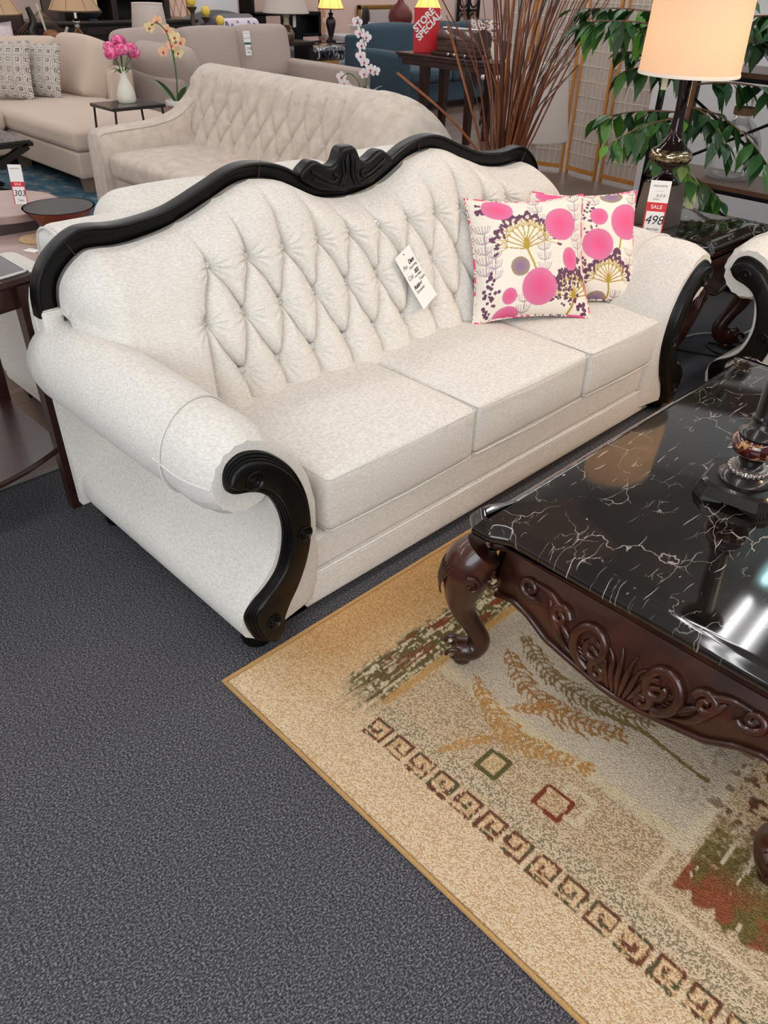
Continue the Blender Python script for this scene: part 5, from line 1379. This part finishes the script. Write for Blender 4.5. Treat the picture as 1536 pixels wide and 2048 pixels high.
# ---------------------------------------------------------------- teal sofa, dark console, trunk, sign
t = lounge('teal_sofa', 'teal blue sofa behind the dark console table', 'sofa', (6.62, 6.12, 0), 0); m = F_TEAL; W = 2.75
cush(t, 'base', m, (.02, W - .02, .06, 1.0, .08, .30), .02, 0, 0)
for x in (0, W - .2): cush(t, 'arm', m, (x, x + .2, 0, .98, .06, .64), .05, .02, .01)
for i in range(3): cush(t, 'seat_cushion', m, (.21 + i * .78, .985 + i * .78, .03, .78, .30, .45), .05, .025, .01)
cush(t, 'back_frame', m, (0, W, .80, 1.0, .08, .78), .04, 0, 0)
R = Matrix.Rotation(-.2, 4, 'X')
for i in range(3): cush(t, 'back_cushion', m, (.10 + i * .86, .95 + i * .86, -.10, .14, -.01, .46), .09, .02, .03, M=Matrix.Translation((0, .68, .44)) @ R)
for x in (.1, W - .1):
    for y in (.1, .9): block_leg(t, x, y, DARK_W, .08)
def speck(U, V):
    C = np.empty(U.shape + (3,)); C[:] = lin(226, 212, 202); C[vnoise(U * 14 + 30, V * 14 + 30, 77) > .58] = lin(92, 70, 66); return C
pillow('patterned_pillow', 'brown and cream speckled pillow on the teal sofa behind the willow', 'pillow', (8.75, 6.55, .45), (1, -.2, 0), (-.0, .3, 1), .5, .09, speck, GEO, None, 80)
t = thing('console_table', 'dark wood console table with tapered legs carrying the red sign', 'console table', (5.80, 4.05, 0))
MB().box(0, .46, 0, 1.34, .735, .76, .006).obj('tabletop', DARK_W, t, angle=30); MB().box(.02, .44, .02, 1.32, .705, .735, .004).obj('moulding', DARK_W, t, angle=30); MB().box(.05, .41, .05, 1.29, .65, .705).obj('apron', DARK_W, t, smooth=False)
for x in (.08, .38):
    for y in (.36, .98): MB().levels([[(x + sx * w, y + sy * w, z) for sx, sy in ((-1, -1), (1, -1), (1, 1), (-1, 1))] for w, z in ((.028, 0), (.042, .66))]).obj('leg', DARK_W, t, smooth=False)
def special():
    xd = Vector((.80, -.60, 0)).normalized(); yd = Vector((.05, .07, 1)); yd = (yd - xd * yd.dot(xd)).normalized(); n = xd.cross(yd)
    t = thing('store_sign', 'red upright sign lettered STORE SPECIAL on the dark console table', 'sign', (5.955, 5.10, .761))
    M = Matrix(((xd.x, yd.x, n.x, 0), (xd.y, yd.y, n.y, 0), (xd.z, yd.z, n.z, 0), (0, 0, 0, 1)))
    b = MB().box(-.132, .132, .0, .392, -.004, .004, M=M); b.obj('board', mat('sign_red', S(196, 14, 26), .35), t, smooth=False)
    MB().box(-.132, .132, 0, .006, -.06, .004, M=M).obj('foot', mat('sign_red_foot', S(196, 14, 26), .35), t, smooth=False)
    a = math.radians(44); ca, sa = math.cos(a), math.sin(a); tx = xd * ca + yd * sa; ty = -xd * sa + yd * ca
    for s, u, v, size in (('STORE', -.030, .288, .088), ('SPECIAL', .020, .232, .088)):
        text(s, size, t, WHT, M @ Vector((u, v, .0052)), tx, ty, 'lettering', .0, .0004, bold=.003)
special()
def trunk():
    t = thing('trunk_box', 'brown leather domed trunk box on the dark console table beside the red sign', 'box', (6.02, 4.70, .761)); lt = mat('brown_leather', S(64, 36, 26), .3, coat=.4)
    q = NT(lt); n = q.noise(q.coords(), 30, 3); q.bump(n.outputs[0], .15, .002)
    rings = []
    for y, k in ((-.30, .96), (-.29, 1.0), (.20, 1.0), (.21, .96)): rings.append([(x * k, y, z * (k if z > .1 else 1)) for x, z in [(-.13, .09), (-.13, .17)] + [(-.13 + .26 * (i / 10), .17 + .075 * math.sin(PI * i / 10) ** .4) for i in range(1, 10)] + [(.13, .17), (.13, .09)]])
    MB().levels(rings).obj('lid', lt, t, angle=40); MB().box(-.125, .125, -.295, .205, .035, .09, .006).obj('body', lt, t); MB().box(-.16, .16, -.35, .25, .0, .035, .008).obj('plinth', DARK_W, t)
    for y in np.linspace(-.26, .17, 7): MB().lathe([(0, -.004), (.008, .0), (0, .006)], 8, M=Matrix.Translation((-.13, y, .165)) @ Matrix.Rotation(-PI / 2, 4, 'Y')).obj('stud', mat('stud_brass', S(120, 90, 60), .3, .8) if 'stud_brass' not in bpy.data.materials else bpy.data.materials['stud_brass'], t)
    MB().tube([(-.134, -.05, .14), (-.142, -.05, .10), (-.142, -.02, .10), (-.134, -.02, .14)], .004, 6).obj('clasp', BLACKM, t)
    MB().tube([(-.132, -.285, .145), (-.132, .195, .145)], .003, 6).obj('lid_edge', BLACKM, t)
    for y in (-.22, -.08, .0): MB().lathe([(0, 0), (.014, .004), (.014, .012), (0, .02)], 10, M=Matrix.Translation((-.163, y, .022)) @ Matrix.Rotation(-PI / 2, 4, 'Y')).obj('boss', CHROME, t)
trunk()
cs = MB().box(-.05, .05, -.002, .002, 0, .15, M=Matrix.Rotation(-.6, 4, 'Z') @ Matrix.Rotation(-.15, 4, 'X')).obj('white_card', PAPER, None, smooth=False); cs.location = (6.03, 4.24, .762); tag(cs, 'blank white card standing on the near end of the dark console table', 'card')
t = thing('white_stool', 'low white topped stool in front of the teal sofa beyond the console', 'stool', (7.0, 4.95, 0))
MB().lathe([(.19, .47), (.20, .48), (.20, .50), (.19, .51)], 40).obj('top', mat('stool_white', S(232, 226, 222), .4), t)
for k in range(4): MB().tube([(.14 * math.cos(k * PI / 2 + .4), .14 * math.sin(k * PI / 2 + .4), .48), (.17 * math.cos(k * PI / 2 + .4), .17 * math.sin(k * PI / 2 + .4), 0)], .012, 8).obj('leg', BLACKM, t)

# ---------------------------------------------------------------- far side of the shop
BLK = wood('black_stain', S(34, 26, 25), S(46, 35, 32), (4, 40, 40), .35, .2)
t = thing('sofa_console', 'long low dark console running behind the grey sectional', 'console table', (4.62, 7.52, 0))
MB().box(-1.9, 1.75, -.16, .18, .66, .70, .004).obj('top', BLK, t, smooth=False)
for x in (-1.85, -.6, .6, 1.7): MB().box(x - .03, x + .03, -.14, .16, 0, .66).obj('leg', BLK, t, smooth=False)
def bell(rb, rt, z0, z1, n=9, k=1.6): return [(rt + (rb - rt) * (1 - i / (n - 1)) ** k, z0 + (z1 - z0) * i / (n - 1)) for i in range(n)]
t = thing('table_lamp', 'white drum shade lamp behind the grey back cushions at left', 'lamp', (4.205, 7.52, .701))
shade(t, [(.188, .145), (.158, .40)], SHADE_WHITE); lathe_part('base', [(0, 0), (.08, 0), (.09, .02), (.05, .06), (.02, .10), (.016, .22)], CHROME, t)
for nm, lab, x, y, rb, z0 in (('table_lamp', 'beige bell shade lamp with amber glass base between the beige and grey sectionals', 3.43, 7.60, .252, 1.043), ('table_lamp', 'beige bell shade lamp cut by the left photo edge beyond the beige sectional', 2.64, 7.66, .255, 1.02)):
    t = thing(nm, lab, 'lamp', (x, y, .701))
    z0 -= .701
    shade(t, bell(rb, .13, z0, z0 + .30), SHADE_BEIGE, ribs=8, trim=mat('shade_trim_brown', S(96, 70, 48), .7) if 'shade_trim_brown' not in bpy.data.materials else bpy.data.materials['shade_trim_brown'])
    lathe_part('base', [(0, 0), (.07, .0), (.085, .03), (.075, .08), (.045, .15), (.022, .185), (.020, .20)], mat('amber_glass', S(120, 76, 40), .1, coat=.5), t)
    lathe_part('collar', [(.020, .20), (.030, .203), (.030, .212), (.022, .216), (.028, .225), (.036, .24), (.036, .25), (.026, .265), (.016, .275), (.014, .33), (.024, .34), (.05, .345), (.05, .352), (.012, .36), (.010, .45)], CHROME, t)
t = thing('table_lamp', 'white empire shade lamp with tagged glass base behind the right grey cushion', 'lamp', (6.01, 7.46, .701))
shade(t, [(.272, .30), (.15, .60)], SHADE_WHITE)
lathe_part('base', [(0, 0), (.07, 0), (.09, .03), (.09, .09), (.06, .145), (.04, .175)], mat('lamp_bronze_glass', S(84, 66, 40), .12, coat=.5), t); lathe_part('neck', [(.040, .175), (.034, .20), (.034, .25), (.048, .262), (.044, .27), (.012, .275), (.01, .34)], mat('lamp_ivory', S(206, 190, 164), .4), t)
MB().box(-.045, .045, -.002, .002, -.12, 0, M=Matrix.Translation((.075, -.06, .27)) @ Matrix.Rotation(.5, 4, 'Z')).obj('price_tag', PAPER, t, smooth=False)
t = thing('side_console', 'low dark table carrying the amber glass lamps behind the beige sectional', 'console table', (2.72, 7.60, 0))
# joined in front of the wall; only its top line can be glimpsed
MB().box(-.75, -.02, -.16, .2, .66, .70).obj('top', BLK, t, smooth=False)
for x in (-.7, -.08): MB().box(x - .03, x + .03, -.1, .14, 0, .66).obj('leg', BLK, t, smooth=False)
# candle stands
cst = wood('carved_dark', S(56, 44, 34), S(84, 66, 46), (30, 30, 20), .5, .1); CND = mat('yellow_wax', S(240, 206, 84), .5)
for x, y, z, lab in ((4.79, 7.58, 1.064, 'tallest'), (4.95, 7.56, .966, 'middle'), (5.12, 7.54, .873, 'shortest')):
    t = thing('candle_stand', lab + ' of three dark carved candle stands behind the grey sectional', 'candle holder', (x, y, .701), 0, 'carved candle stands'); h = z - .701
    lathe_part('column', [(0, 0), (.045, 0), (.045, .015), (.03, .03), (.022, .05), (.030, h * .35), (.020, h * .5), (.028, h * .68), (.018, h * .78), (.03, h * .88), (.052, h - .014), (.056, h - .004), (.05, h), (0, h)], cst, t, seg=20)
    t = thing('candle', 'yellow ball candle on the ' + lab + ' carved stand', 'candle', (x, y, z + .001), 0, 'yellow ball candles')
    MB().lathe([(.02, 0)] + [(.05 * math.sin(a), .052 - .054 * math.cos(a)) for a in np.linspace(.4, PI - .01, 14)], 28).obj('wax', CND, t); MB().tube([(0, 0, .104), (.002, 0, .114)], .0015, 5).obj('wick', INK, t)
# model boat and dark ornaments behind the beige sectional
t = thing('model_sailboat', 'white mast and rigging of a model sailboat behind the beige sectional', 'model boat', (3.15, 7.72, .701))
MB().tube([(.02, .0, .05), (-.035, .03, .395)], [.013, .009], 10).obj('mast', mat('mast_white', S(236, 226, 214), .5), t); MB().tube([(.17, 0, .10), (.24, .02, .19)], .014, 10).obj('boom', mat('boom_white', S(236, 226, 214), .5), t)
MB().levels([[(-.30 + .62 * u, s * .07 * math.sin(PI * u) ** .7, z) for u, s in [(i / 10, -1) for i in range(11)] + [(i / 10, 1) for i in range(10, -1, -1)]] for z in (.02, .06)]).obj('hull', BLK, t)
MB().box(-.1, .12, -.03, .03, 0, .02).obj('cradle', BLK, t, smooth=False)
rg = mat('rigging_cord', S(150, 128, 104), .8)
for k in range(7):
    MB().tube([(-.025, .02, .34), (-.12 - .035 * k, .01, .14)], .0022, 5).obj('rigging_line', rg, t); MB().tube([(-.025, .02, .35), (.06 + .035 * k, .01, .09)], .0022, 5).obj('rigging_line', rg, t)
t = thing('black_sculpture', 'squat black carved sculpture in front of the rigging', 'sculpture', (3.04, 7.50, .701))
MB().cushion(-.17, .17, -.10, .10, 0, .10, .045, .03, 6).obj('body', mat('sculpture_black', S(24, 22, 20), .35), t); MB().tube(resample([(-.10, 0, .08), (-.14, 0, .18), (-.10, .0, .26), (-.13, 0, .38)], 14), [.05 - .002 * k for k in range(14)], 10).obj('neck', bpy.data.materials['sculpture_black'], t)
MB().cushion(-.02, .13, -.05, .05, .09, .17, .035, .02, 5).obj('hump', mat('sculpture_amber', S(130, 80, 40), .35), t)
pillow('satin_pillow', 'white quilted satin pillow standing in front of the lamp at left rear', 'pillow', (2.60, 7.49, .701), (1, .05, 0), (0, .10, 1), .27, .04, lambda U, V: np.where((np.abs(((U + V) * 5) % 1 - .5) < .08)[..., None], lin(190, 160, 168), lin(238, 224, 226)), GEO, None, 60)
# black buffet with hutch
t = thing('buffet', 'black stained buffet with panelled doors and open hutch by the far wall', 'buffet', (4.30, 8.62, 0))
MB().box(-1.02, .98, -.28, .24, .06, .865, .004).obj('carcass', BLK, t, smooth=False); MB().box(-1.06, 1.02, -.33, .26, .865, .905, .008).obj('top', BLK, t)
for i in range(4):
    x0 = -.98 + i * .49; d = MB().box(x0, x0 + .465, -.30, -.28, .10, .84, .003).obj('door', BLK, t, smooth=False)
    mb = MB()
    for q in ((x0, x0 + .07, .10, .84), (x0 + .395, x0 + .465, .10, .84), (x0 + .07, x0 + .395, .10, .17), (x0 + .07, x0 + .395, .77, .84)): mb.box(q[0], q[1], -.315, -.30, q[2], q[3], .003)
    mb.obj('door_frame', BLK, d, smooth=False); MB().lathe([(0, 0), (.012, .004), (0, .02)], 10, M=Matrix.Translation((x0 + .42, -.315, .5)) @ Matrix.Rotation(PI / 2, 4, 'X')).obj('knob', BLACKM, d)
for x in (-.62, .02, .70): MB().box(x - .035, x + .035, -.18, .22, .905, 1.95).obj('hutch_post', BLK, t, smooth=False)
MB().box(-.655, .735, .20, .23, .905, 1.95).obj('hutch_back', mat('hutch_back', S(24, 19, 18), .5), t, smooth=False)
for z in (1.10, 1.5): MB().box(-.62, .70, -.16, .2, z, z + .025).obj('hutch_shelf', BLK, t, smooth=False)
t = thing('footed_bowl', 'dark ridged bowl holding two pale yellow candles on the black buffet', 'bowl', (4.02, 8.40, .906))
lathe_part('bowl', [(0, 0), (.05, 0), (.05, .01), (.03, .02), (.09, .05), (.11, .08), (.10, .085), (.06, .05), (0, .04)], mat('slate_bowl', S(58, 64, 76), .4), t)
for x in (-.04, .045): MB().lathe([(.028, .045), (.028, .25), (0, .255)], 16, (x, 0, 0)).obj('candle', mat('ivory_wax', S(240, 214, 140), .5) if 'ivory_wax' not in bpy.data.materials else bpy.data.materials['ivory_wax'], t)
t = thing('wicker_chest', 'dark drawer chest with star cutout between the lamp and the black buffet', 'chest', (3.02, 8.62, 0))
MB().box(-.18, .22, -.2, .24, 0, .98, .005).obj('carcass', BLK, t, smooth=False)
for z in (.5, .66, .82): MB().box(-.15, .19, -.215, -.2, z, z + .13, .003).obj('drawer', wood('drawer_front', S(70, 50, 42), S(52, 38, 34), (4, 30, 30), .45, 0) if 'drawer_front' not in bpy.data.materials else bpy.data.materials['drawer_front'], t, smooth=False)
# hexagon screen
def hexs(U, V):
    C = np.empty(U.shape + (3,)); C[:] = lin(236, 206, 184); u = U * 1.5; v = V * 8.5
    row = np.floor(v); f = v - row; uu = u + .5 * (row % 2); cx = np.abs((uu % 1) - .5); edge = np.minimum(np.abs(cx - .5), np.abs(cx)); wav = .5 - .42 * np.cos(PI * 2 * v / 2) * 1.0
    d = np.abs(np.abs(((u) % 1) - .5) - (.25 - .2 * np.cos(PI * v))); C[d < .06] = lin(186, 128, 106); return C
t = thing('panel_screen', 'pale panel with ogee lattice and gold edge beside the black buffet', 'screen', (5.44, 8.94, 0))
n = 90; g = np.linspace(0, 1, n); U, V = np.meshgrid(g, g, indexing='ij'); mb = MB().add([(float(-.16 + .30 * a), 0.0, float(.02 + 1.5 * b)) for a, b in zip(U.ravel(), V.ravel())], [(i * n + j, (i + 1) * n + j, (i + 1) * n + j + 1, i * n + j + 1) for i in range(n - 1) for j in range(n - 1)])
mb.add([(-.16, .012, .02), (.14, .012, .02), (.14, .012, 1.52), (-.16, .012, 1.52)], [(0, 1, 2, 3)])
mb.obj('panel', GEO, t, recalc=False, weld=False, smooth=False, cols=dict(Print=np.concatenate([hexs(U * 2, V).reshape(-1, 3), np.tile(lin(230, 200, 180), (4, 1))])))
for x in (-.175, .14): MB().box(x, x + .022, -.012, .016, 0, 1.55).obj('edge_post', mat('gold_edge', S(188, 128, 60), .4, .3) if 'gold_edge' not in bpy.data.materials else bpy.data.materials['gold_edge'], t, smooth=False)
# white partition, bed
struct('wall_partition', MB().box(5.46, 6.42, 9.02, 9.12, 0, 3.1), WALL_W, smooth=False)
t = thing('bed', 'grey upholstered bed with arched headboard behind the grey sectional', 'bed', (5.98, 8.72, 0))
MB().levels([[(x, y, z) for x, z in [(-.55, 0)] + [(-.55 + 1.1 * i / 14, .86 + .10 * math.sin(PI * i / 14)) for i in range(15)] + [(.55, 0)]] for y in (.14, .22)]).obj('headboard', F_GREYDK, t)
cush(t, 'mattress', F_GREYDK, (-.53, .53, -.9, .14, .2, .62), .08, .03, 0); MB().box(-.55, .55, -.92, .14, 0, .2).obj('bed_base', F_GREYDK, t, smooth=False)
cush(t, 'pillow', F_GREYDK, (-.1, .5, -.06, .10, .0, .30), .07, .0, .03, M=Matrix.Translation((0, 0, .63)) @ Matrix.Rotation(-.25, 4, 'X'))
t = thing('script_pillow', 'white pillow with looping purple script in front of the grey bed', 'pillow', (6.02, 8.42, .66))
M = Matrix.Rotation(-.35, 4, 'X')
cush(t, 'cover', mat('pillow_lilac', S(232, 222, 232), .8), (-.30, .30, -.07, .07, 0, .24), .06, 0, .03, M=M)
MB().tube([M @ Vector((x, -.092, z)) for x, z in [(-.25 + .5 * k / 60, .11 + .06 * math.sin(k * .62) + .02 * math.sin(k * .31)) for k in range(61)]], .006, 6).obj('script', mat('script_purple', S(58, 44, 84), .7), t)
t = thing('violet_bolster', 'small dark violet cushion beside the script pillow', 'pillow', (5.55, 8.40, .66)); cush(t, 'cover', mat('violet_cloth', S(44, 36, 62), .7), (-.12, .12, -.06, .06, 0, .2), .05, 0, .02)
# black open bookcase
t = thing('bookcase', 'black open bookcase of staggered boxes against the far wall', 'bookcase', (7.18, 9.02, 0))
for b in ((-.62, .58, .88, .92), (-.62, .60, 1.28, 1.32), (-.62, -.40, .55, .90), (.08, .20, .30, 1.5), (.22, .58, .62, .66), (.54, .58, .62, .9), (-.62, -.58, .0, 1.7), (.20, .24, 0, .66), (.22, .56, .66, .88), (-.44, -.40, .0, .56), (-.62, -.40, .52, .56)):
    dp = .02 if b == (.22, .56, .66, .88) else -.14
    MB().box(b[0], b[1], dp, .16, b[2], b[3]).obj('box_panel', BLACKM, t, smooth=False)
# wrapped bench, nest of tables, lit lamp
t = thing('wrapped_bench', 'plastic wrapped black cushion bench on tan box in the rear aisle', 'bench', (6.95, 7.95, 0))
PL = mat('plastic_wrap', S(190, 196, 204), .12, coat=.6); q = NT(PL); n_ = q.noise(q.coords((8, 8, 3)), 2.5, 4, .6, 1.2); q.base(q.ramp(n_.outputs[0], [(.42, S(24, 25, 30)), (.55, S(60, 64, 72)), (.62, S(220, 224, 230))])); q.bump(n_.outputs[0], .8, .02)
cush(t, 'cushion', PL, (-.40, .26, -.25, .25, .44, .60), .06, .02, 0); MB().box(-.38, .12, -.235, .235, .12, .44, .004).obj('box', mat('tan_box', S(190, 142, 84), .5), t, smooth=False); cush(t, 'wrap', mat('clear_wrap', S(150, 152, 158), .15, coat=.6), (.12, .27, -.24, .24, .10, .45), .05, 0, .02)
for x in (-.34, .2): MB().box(x - .025, x + .025, -.2, .2, 0, .125).obj('leg', BLACKM, t, smooth=False)
t = thing('nest_of_tables', 'nest of glass topped side tables with thin dark legs under the lit lamp', 'side table', (7.50, 8.32, 0))
for k, (w, h, ox) in enumerate(((.23, .60, 0), (.18, .52, .12))):
    MB().box(ox - w, ox + w, -.2, .2, h - .015, h, .003).obj('glass_top', mat('nest_glass', S(56, 44, 44), .08, coat=.5) if 'nest_glass' not in bpy.data.materials else bpy.data.materials['nest_glass'], t, smooth=False)
    for x in (-w + .02, w - .02):
        for y in (-.18, .18): MB().box(ox + x - .012, ox + x + .012, y - .012, y + .012, 0, h - .015).obj('leg', BLACKM, t, smooth=False)
vd = mat('urn_dark', S(38, 30, 28), .35, coat=.2)
def lit_lamp(lab, x, y, z, rb, z0, H=.28):
    t = thing('table_lamp', lab, 'lamp', (x, y, z)); z0 -= z
    shade(t, bell(rb, .10, z0, z0 + H), SHADE_AMBER, ribs=8, trim=mat('amber_trim', S(150, 104, 60), .7) if 'amber_trim' not in bpy.data.materials else bpy.data.materials['amber_trim'])
    lathe_part('urn', [(0, 0), (.07, 0), (.072, .015), (.045, .03), (.03, .055), (.045, .11), (.066, .19), (.068, .24), (.05, .275), (.026, .29), (.026, .31), (.04, .33), (.026, .335), (.012, .34), (.012, z0)], vd, t)
    MB().lathe([(.012, z0 + .04), (.028, z0 + .08), (.0, z0 + .12)], 12).obj('bulb', bpy.data.materials['bulb_glow'], t)
    point('shade_glow', (x, y, z + z0 + .15), 10, (1, .76, .50), .04)
lit_lamp('lit amber bell shade lamp with dark urn base on the nest of tables', 7.47, 8.33, .601, .178, .985)
lit_lamp('lit amber bell shade lamp half hidden behind the red store sign', 9.72, 8.62, .641, .215, .94)
t = thing('mirror_stand', 'slim pale wood stand beside the lit lamp on the nest of tables', 'stand', (7.98, 9.12, 0)); MB().box(-.05, .05, -.02, .02, 0, 1.2).obj('post', wood('pale_stand', S(206, 160, 130), S(186, 138, 110), (20, 20, 4), .5, 0), t, smooth=False); MB().lathe([(.03, 0), (.04, .008), (.02, .014), (0, .014)], 20, M=Matrix.Translation((.03, -.02, .80)) @ Matrix.Rotation(PI / 2, 4, 'X')).obj('knob', mat('knob_pale', S(230, 200, 180), .5), t)
t = thing('white_dresser', 'white painted dresser behind the teal sofa carrying black and red ornaments', 'dresser', (8.86, 8.72, 0)); wd = mat('dresser_white', S(226, 222, 224), .5)
MB().box(-.98, 1.15, -.30, .30, .585, .64, .006).obj('top', wd, t); MB().box(-.82, 1.05, -.24, .26, 0, .585).obj('carcass', wd, t, smooth=False)
for i in range(3): d = MB().box(-.80 + i * .62, -.22 + i * .62, -.255, -.24, .30, .56, .003).obj('drawer', wd, t, smooth=False); MB().lathe([(0, 0), (.015, .005), (0, .025)], 12, M=Matrix.Translation((-.51 + i * .62, -.255, .43)) @ Matrix.Rotation(PI / 2, 4, 'X')).obj('knob', BLACKM, d)
t = thing('oval_sculpture', 'flat black oval disc sculpture on foot standing on the white dresser', 'sculpture', (8.36, 8.58, .641)); bg = mat('sculpture_gloss', S(18, 17, 18), .3)
MB().lathe([(0, -.03)] + [(1 * math.sin(a), -.03 * math.cos(a)) for a in np.linspace(.05, PI - .05, 12)] + [(0, .03)], 40, M=Matrix.Translation((0, 0, .185)) @ Matrix.Rotation(.45, 4, 'Z') @ Matrix.Rotation(PI / 2, 4, 'X') @ Matrix.Diagonal((.165, .175, 1, 1))).obj('disc', bg, t)
MB().cushion(-.14, .14, -.08, .08, 0, .03, .01, 0, 3).obj('foot', bg, t); MB().box(.0, .06, -.045, -.04, .10, .16, M=Matrix.Rotation(.45, 4, 'Z')).obj('sticker', PAPER, t, smooth=False)
t = thing('shell_bowl', 'long white shell shaped dish lying on the white dresser', 'dish', (8.72, 8.86, .641)); MB().lathe([(0, 0), (.05, 0), (.16, .05), (.20, .10), (.19, .105), (.1, .05), (0, .02)], 36, M=Matrix.Diagonal((2.2, .7, 1, 1))).obj('dish', mat('dish_white', S(238, 226, 220), .4), t)
t = thing('bottle_vase', 'matte dark red round bottle vase standing behind the teal sofa', 'vase', (9.10, 8.60, .641)); lathe_part('body', [(0, 0), (.07, 0), (.13, .06), (.175, .15), (.185, .21), (.17, .28), (.12, .345), (.06, .385), (.042, .42), (.04, .56), (.032, .56), (.03, .42), (0, .38)], mat('oxblood', S(92, 34, 30), .45), t, angle=60)
t = thing('wall_mirror', 'gold framed mirror low on the far wall behind the white dresser', 'mirror', (9.92, 9.86, .30)); gf = mat('gilt', S(150, 116, 60), .3, .8)
MB().box(-.5, .5, -.005, .0, .03, .60).obj('glass', mat('mirror_glass', (.9, .88, .86, 1), .03, 1.0), t, smooth=False); mb = MB()
for q in ((-.55, .55, .58, .645), (-.55, .55, 0, .05), (-.55, -.49, 0, .645), (.49, .55, 0, .645)): mb.box(q[0], q[1], -.03, .01, q[2], q[3], .006)
mb.obj('frame', gf, t)
t = thing('wall_lattice', 'dark metal lattice art with looped pattern on the far wall', 'wall art', (12.12, 9.86, .50)); mb = MB()
for x in (-.28, 0, .28): mb.box(x - .025, x + .025, -.03, 0, 0, 1.2)
for z in (.0, .34, .68, 1.02): mb.box(-.28, .28, -.03, 0, z - .02, z + .02)
mb.obj('bars', BLACKM, t, smooth=False)
for z in (.17, .51, .85):
    for x in (-.14, .14): MB().tube([(x + .11 * math.cos(a), -.02, z + .12 * math.sin(a)) for a in np.linspace(0, 2 * PI, 25)[:-1]], .016, 6, closed=True).obj('loop', BLACKM, t)
# ---------------------------------------------------------------- camera
cam = bpy.data.cameras.new('Camera'); co = bpy.data.objects.new('Camera', cam); COL.objects.link(co)
pitch, roll, yaw = (math.radians(a) for a in (35.07405, 1.69232, 45.16487))
fw = Vector((math.sin(yaw) * math.cos(pitch), math.cos(yaw) * math.cos(pitch), -math.sin(pitch)))
r0 = Vector((math.cos(yaw), -math.sin(yaw), 0)); u0 = r0.cross(fw)
rr = math.cos(roll) * r0 + math.sin(roll) * u0; uu = -math.sin(roll) * r0 + math.cos(roll) * u0
co.matrix_world = Matrix(((rr.x, uu.x, -fw.x, -.84494846), (rr.y, uu.y, -fw.y, -1.24922596), (rr.z, uu.z, -fw.z, 1.5), (0, 0, 0, 1)))
cam.sensor_fit = 'HORIZONTAL'; cam.sensor_width = 36; cam.lens = 1560.36 / 1536 * 36
cam.clip_start = .05; cam.clip_end = 60
SC.camera = co
SC.view_settings.view_transform = 'Standard'; SC.view_settings.look = 'None'
SC.view_settings.exposure = EXPOSURE; SC.view_settings.gamma = 1; SC.view_settings.use_curve_mapping = False
SC.cycles.max_bounces = 8; SC.cycles.diffuse_bounces = 3; SC.cycles.glossy_bounces = 4; SC.cycles.transmission_bounces = 6
SC.cycles.transparent_max_bounces = 8; SC.cycles.sample_clamp_indirect = 4
SC.cycles.caustics_reflective = False; SC.cycles.caustics_refractive = False
SC.cycles.use_denoising = True
